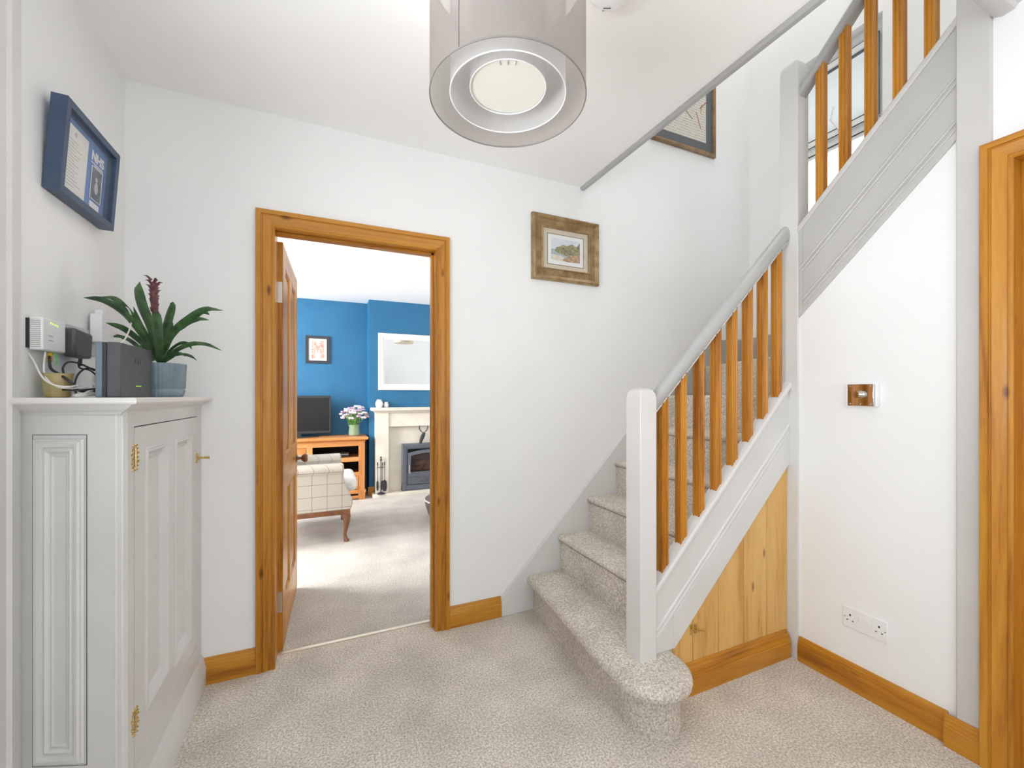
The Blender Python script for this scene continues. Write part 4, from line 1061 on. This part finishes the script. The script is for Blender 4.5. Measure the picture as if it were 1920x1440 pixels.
def drawer(u0, u1, z0, z1):
    b = new(); PUN.box(b, u0, u1, z0, z1, -.02, .001); PUN.mould(b, u0 + .03, u1 - .03, z0 + .03, z1 - .03, [(0, -.002), (.006, .003), (.028, .003)]); d = put('drawer', b, 'oak_x', un)
    b = new(); c = PUN.P((u0 + u1) / 2, .02, (z0 + z1) / 2); tube(b, [c + Vector((0, .02, 0)), c, c - Vector((0, .006, 0))], [.006, .012, .008], 10); put('knob', b, 'steel', d)
drawer(.070, .368, .124, .280); drawer(-.235, .062, .124, .280); drawer(XA + .065, -.24, .124, .280)
b = new(); PUN.box(b, XA + .065, -.19, .332, .636, -.02, .002); PUN.mould(b, XA + .12, -.24, .385, .585, [(0, -.004), (.01, .003), (.04, .004)]); put('door', b, 'oak_z', un)
b = new(); PUN.mould(b, XA + .03, XB - .03, .05, .075, [(0, -.0), (0, .002), (.03, .010), (.034, 0)]); put('base_moulding', b, 'oak_x', un)
for x0, x1 in ((XA, XA + .08), (.357, .453)):
    for y0, y1 in ((5.30, 5.37), (5.62, 5.70)):
        b = new(); solid(b, [[(x0 + i, y0, z), (x1 - i, y0, z), (x1 - i, y1, z), (x0 + i, y1, z)] for i, z in ((.012, 0), (.010, .08), (.0, .09), (.0, .115))]); put('foot', b, 'oak_z', un)
bx = thing('disc_player', 'slim black disc player on the upper shelf of the oak cabinet', 'player', (.12, 5.5, .50))
b = new(); box(b, -.06, .27, 5.40, 5.64, .506, .556); put('casing', b, 'black', bx, bev=.003)
b = new(); box(b, -.05, .26, 5.397, 5.40, .530, .538); put('tray', b, 'steel', bx)
bx = thing('set_top_box', 'square black box on the lower shelf of the oak cabinet', 'box', (.16, 5.5, .30))
b = new(); box(b, -.02, .21, 5.38, 5.60, .302, .385); put('casing', b, 'black', bx, bev=.004)
b = new(); box(b, .12, .18, 5.377, 5.38, .325, .370); put('panel', b, 'graphite', bx)

tv = thing('television', 'black flat screen television standing on the oak cabinet', 'television', (-.32, 5.52, .745))
b = new(); box(b, -.725, .075, 5.535, 5.575, .782, 1.234); put('casing', b, 'black', tv, bev=.005)
b = new(); box(b, -.700, .050, 5.531, 5.535, .815, 1.210); put('screen', b, 'tvscreen', tv)
b = new(); box(b, -.40, -.25, 5.54, 5.57, .755, .80); put('neck', b, 'black', tv)
b = new(); solid(b, [[(-.325 + .27 * math.cos(a), 5.53 + .11 * math.sin(a), z) for a in (2 * math.pi * k / 28 for k in range(28))] for z in (.7455, .757)]); put('stand', b, 'black', tv)

vs = thing('flower_vase', 'glass vase of pale pink and mauve flowers on the end of oak cabinet', 'vase', (.333, 5.50, .745))
b = new(); lathe(b, (.333, 5.50, .745), [(.045, .0), (.062, .006), (.066, .05), (.058, .105), (.070, .135), (.066, .135), (.054, .105), (.061, .05), (.056, .012)], 24); put('glass', b, 'vaseglass', vs)
b = new()
for k in range(22):
    a_ = k * 2.399; r_ = .03 + .08 * random.random()
    tube(b, [(.333 + .012 * math.cos(a_), 5.50 + .012 * math.sin(a_), .76), (.333 + .03 * math.cos(a_), 5.50 + .03 * math.sin(a_), .88), (.333 + r_ * math.cos(a_), 5.50 + r_ * math.sin(a_), 1.0)], .003, 5)
put('stems', b, 'stem', vs, kind='stuff')
b = new()
for k in range(170):
    a_ = random.uniform(0, 6.283); r_ = .12 * math.sqrt(random.random()); z = random.uniform(.875, 1.04)
    r_ *= .5 + (z - .87) * 3.2
    c = Vector((.333 + r_ * math.cos(a_), 5.50 + r_ * math.sin(a_) * .8, z)); d1 = Vector((random.uniform(-1, 1), random.uniform(-1, 1), random.uniform(.2, 1))).normalized(); d2 = d1.orthogonal().normalized()
    s_ = random.uniform(.016, .03)
    solid(b, [[c, c, c, c], [c + d1 * s_ + d2 * s_ * .35, c + d1 * s_ + d1.cross(d2) * .002, c + d1 * s_ - d2 * s_ * .35, c + d1 * s_ - d1.cross(d2) * .002], [c + d1 * 2 * s_] * 4], cap=False)
put('foliage', b, 'stem', vs, kind='stuff')
for k in range(46):
    a_ = k * 2.399 + .3; rr = .148 * math.sqrt((k + .5) / 46)
    c = Vector((.340 + rr * math.cos(a_) * 1.1, 5.49 + rr * math.sin(a_) * .8, 1.095 - rr * rr * 5.5 + random.uniform(-.04, .03)))
    b = new(); s_ = random.uniform(.022, .034)
    for q in range(7):
        an = q * .9
        dd = Vector((math.cos(an), math.sin(an), .5 if q % 2 else .1))
        tube(b, [c, c + dd * s_ * .6, c + dd * s_], [.005, .011, .003], 5)
    put('bloom', b, 'flower_w' if k % 3 else 'flower_p', vs)

# fireplace
fp = thing('fireplace', 'cream limestone fire surround with mantel shelf and hearth on blue chimney breast', 'fireplace', (1.2, 5.4, 0))
b = new(); box(b, .53, 1.92, 5.19 + .10, YC, 0, .042); put('hearth', b, 'stone', fp, bev=.004)
b = new(); solid(b, [[(.566 - o, 5.34 - o, z), (1.88 + o, 5.34 - o, z), (1.88 + o, YC, z), (.566 - o, YC, z)] for o, z in ((.0, 1.022), (.012, 1.035), (.02, 1.046), (.048, 1.052), (.050, 1.06), (.050, 1.085), (.045, 1.088))]); put('mantel_shelf', b, 'stone', fp)
for x0, x1 in ((.566, .722), (1.724, 1.88)):
    b = new(); box(b, x0, x1, 5.34, YC, .042, 1.022); put('pilaster', b, 'stone', fp, bev=.004)
b = new(); box(b, .722, 1.724, 5.355, YC, .852, 1.022); put('header', b, 'stone', fp, bev=.003)
b = new(); box(b, .722, 1.724, 5.415, YC, .042, .852); put('back_panel', b, 'stone', fp)
b = new(); solid(b, [[(x, y, z) for x, y in ((.722, 5.415), (.722, 5.395), (.735, 5.395), (.742, 5.415))] for z in (.042, .852)]); put('inner_trim', b, 'stone', fp)

sv = thing('wood_stove', 'dark grey cast iron wood burning stove set in the stone fireplace', 'stove', (1.2, 5.36, .042))
PSV = Plane((0, 5.36), (1, 0), (0, -1))
b = new(); PSV.mould(b, .955, 1.44, .115, .56, [(0, -.05), (0, .0), (.02, .012), (.062, .012), (.070, .004), (.070, -.05)]); put('body', b, 'iron', sv, bev=.002)
for x0, x1 in ((.885, .955), (1.44, 1.51)):
    b = new(); PSV.box(b, x0, x1, .042, .12, -.05, .008); put('leg', b, 'iron', sv, bev=.003)
b = new(); PSV.box(b, .955, 1.44, .042, .115, -.048, -.04); PSV.box(b, .955, 1.44, .115, .56, -.05, -.045); put('ash_recess', b, 'dark', sv)
b = new()
def arch(u0, u1, z0, z1, rise, n=14): return [(u0, z0), (u1, z0)] + [(u1 + (u0 - u1) * k / n, z1 + rise * math.sin(math.pi * k / n)) for k in range(n + 1)]
oa, ia = arch(.955, 1.44, .215, .515, .035), arch(.990, 1.405, .275, .48, .03)
solid(b, [[PSV.P(u, d, z) for u, z in pts] for pts, d in ((oa, 0), (oa, .022), (ia, .026), (ia, .004))], cap=False); sd_ = put('door', b, 'iron', sv)
b = new(); PSV.prism(b, ia, .006, .009); put('stove_glass', b, 'stoveglass', sd_)
b = new(); PSV.box(b, .955, 1.44, .12, .215, 0, .016); put('lower_panel', b, 'iron', sv, bev=.003)
b = new(); PSV.disc(b, 1.155, .168, .030, .016, .021, 24, ru=.055, r1=.027); PSV.disc(b, 1.155, .168, .020, .021, .024, 24, ru=.04, r1=.018); put('emblem', b, 'graphite', sv)
b = new(); tube(b, spline([PSV.P(.972, .024, .37), PSV.P(.968, .045, .345), PSV.P(.966, .05, .30), PSV.P(.972, .045, .265)]), .007, 8); put('handle', b, 'steel', sv)
for x0, x1, z in ((1.02, 1.30, .30), (1.12, 1.40, .335), (1.05, 1.33, .375)):
    b = new(); tube(b, [(x0, 5.40, z), ((x0 + x1) / 2, 5.385, z + .015), (x1, 5.395, z + .01)], [.022, .028, .022], 9); put('log', b, 'orange_log', sv)

ft = thing('fireside_tools', 'black iron fireside tool set on a stand at hearth corner', 'tools', (.627, 5.31, .042))
b = new(); lathe(b, (.627, 5.315, .042), [(.048, 0), (.046, .008), (.030, .016), (.010, .024), (.006, .03), (.0055, .40), (.012, .405), (.012, .42), (.006, .43), (.010, .445), (.004, .455)], 20); put('stand', b, 'blackiron', ft)
b = new(); tube(b, [(.580, 5.315, .365), (.674, 5.315, .365)], .004, 6); tube(b, [(.627, 5.27, .365), (.627, 5.36, .365)], .004, 6); put('crossbar', b, 'blackiron', ft)
for i, (x, y, w, h) in enumerate(((.585, 5.30, .012, .10), (.668, 5.305, .024, .115), (.640, 5.275, .024, .09), (.612, 5.35, .006, .07))):
    b = new(); tube(b, [(x, y, .43), (x, y, .40), (x, y, .385), (x, y, .16)], [.006, .007, .0035, .0035], 6)
    solid(b, [[(x - w * k, y - .006, z), (x + w * k, y - .006, z), (x + w * k, y + .006, z), (x - w * k, y + .006, z)] for k, z in ((.3, .21), (1, .19), (1.1, .19 - h * .6), (.7, .19 - h))])
    put('tool', b, 'blackiron', ft)
og = [('white_jug', 'small round white china jug at the left end of the mantel', .616, 5.40, [(.030, 0), (.042, .02), (.047, .045), (.038, .075), (.026, .09), (.030, .10), (.026, .1), (.02, .085)]),
      ('china_pot', 'smaller grey-white china pot beside the white jug on the mantel', .700, 5.42, [(.020, 0), (.030, .015), (.031, .04), (.022, .058), (.024, .068), (.02, .068), (.015, .05)])]
for nm, lb, x, y, pr in og:
    tag(put(nm, lathe(new(), (x, y, 1.088), pr, 24), 'jug', smooth=60), lb, 'ornament')
an = thing('stag_ornament', 'black stag head ornament standing on top of the stove', 'ornament', (1.14, 5.385, .63))
b = new(); o_ = Vector((1.115, 5.365, .628))
tube(b, [o_ + Vector(v) for v in ((0, 0, 0), (.005, 0, .03), (.022, 0, .075), (.040, 0, .115), (.038, -.01, .135))], [.018, .020, .026, .024, .012], 10)
tube(b, [o_ + Vector(v) for v in ((.042, 0, .120), (.022, -.01, .100), (.004, -.015, .086))], [.020, .015, .008], 8)
for s in (-1, 1):
    tube(b, [o_ + Vector(v) for v in ((.046, s * .008, .130), (.066, s * .014, .125))], [.008, .003], 6)
put('head', b, 'blackiron', an)
for s in (-1, 1):
    b = new(); q = o_ + Vector((.04 + s * .006, s * .01, .135))
    tube(b, spline([q, q + Vector((s * .03, 0, .02)), q + Vector((s * .052, 0, .055)), q + Vector((s * .045, 0, .09))]), [.005] * 18 + [.002], 6)
    for k, (ax_, az_) in enumerate(((.025, .018), (.045, .045), (.052, .062))):
        r0 = q + Vector((s * ax_, 0, az_)); tube(b, [r0, r0 + Vector((s * (.004 - k * .004), 0, .035))], [.004, .0015], 6)
    put('antler', b, 'blackiron', an)

# armchair, side towards the hall
ac = thing('armchair', 'cream checked armchair with scroll arms and dark cabriole legs by the door', 'armchair', (-.15, 4.1, 0))
def arm(y, near):
    s = -1 if near else 1
    b = new(); pts = [(x, y, .612) for x in (-.52, -.3, 0, .15)]
    L = []
    for x, y_, z in pts:
        L.append([(x, y_ + .062 * math.cos(a), z + .052 * math.sin(a)) for a in (2 * math.pi * k / 20 for k in range(20))])
    solid(b, L); o = put('arm_roll', b, 'tartan', ac, smooth=60)
    o.modifiers.new('bevel', 'BEVEL').width = .012
    b = new()
    yy0, yy1 = (y - .045, y + .05) if near else (y - .05, y + .045)
    poly = [(-.52, .27), (.205, .27), (.222, .33), (.20, .40), (.165, .47), (.148, .55), (.148, .60), (-.52, .60)]
    solid(b, [[(x, yy0, z) for x, z in poly], [(x, yy1, z) for x, z in poly]]); put('side_panel', b, 'tartan', ac, bev=.012)
arm(3.86, True); arm(4.52, False)
b = new(); box(b, -.55, .20, 3.81, 4.57, .235, .275); put('seat_rail', b, 'darkwood', ac, bev=.004)
b = new(); box(b, -.50, .20, 3.91, 4.47, .275, .40); put('seat_base', b, 'tartan', ac, bev=.02)
b = new(); box(b, -.48, .262, 3.915, 4.465, .40, .52); o = put('seat_cushion', b, 'cushion', ac); k = o.modifiers.new('bevel', 'BEVEL'); k.width = .045; k.segments = 4
b = new(); solid(b, [[(x, 3.84, z) for x, z in ((-.50, .27), (-.36, .27), (-.46, .98), (-.56, 1.02), (-.62, .96))], [(x, 4.54, z) for x, z in ((-.50, .27), (-.36, .27), (-.46, .98), (-.56, 1.02), (-.62, .96))]]); put('backrest', b, 'tartan', ac, bev=.03)
def cab_leg(x, y, sx, sy):
    b = new()
    prof = [(0, .255, .036), (.010, .215, .036), (.014, .17, .026), (.008, .11, .017), (-.002, .06, .013), (.004, .03, .014), (.012, .015, .022), (.012, .0, .022)]
    L = []
    for o_, z, r in prof:
        L.append([(x + sx * o_ + r * math.cos(a), y + sy * o_ * .6 + r * math.sin(a), z) for a in (2 * math.pi * k / 12 for k in range(12))])
    solid(b, L); put('leg', b, 'darkwood', ac, smooth=60)
for x, y, sx, sy in ((.160, 3.85, 1, -1), (.160, 4.53, 1, 1), (-.50, 3.85, -1, -1), (-.50, 4.53, -1, 1)): cab_leg(x, y, sx, sy)

fs = thing('footstool', 'round grey-brown leather footstool partly hidden behind the door frame', 'footstool', (1.19, 4.12, 0))
b = new(); lathe(b, (1.19, 4.12, 0), [(.20, 0), (.225, .01), (.262, .09), (.285, .17), (.280, .215), (.24, .24), (.1, .25)], 40); put('seat', b, 'leather', fs, smooth=60)
b = new(); lathe(b, (1.19, 4.12, 0), [(.283, .195), (.289, .203), (.284, .211)], 40, cap=False); put('piping', b, 'cushion', fs)
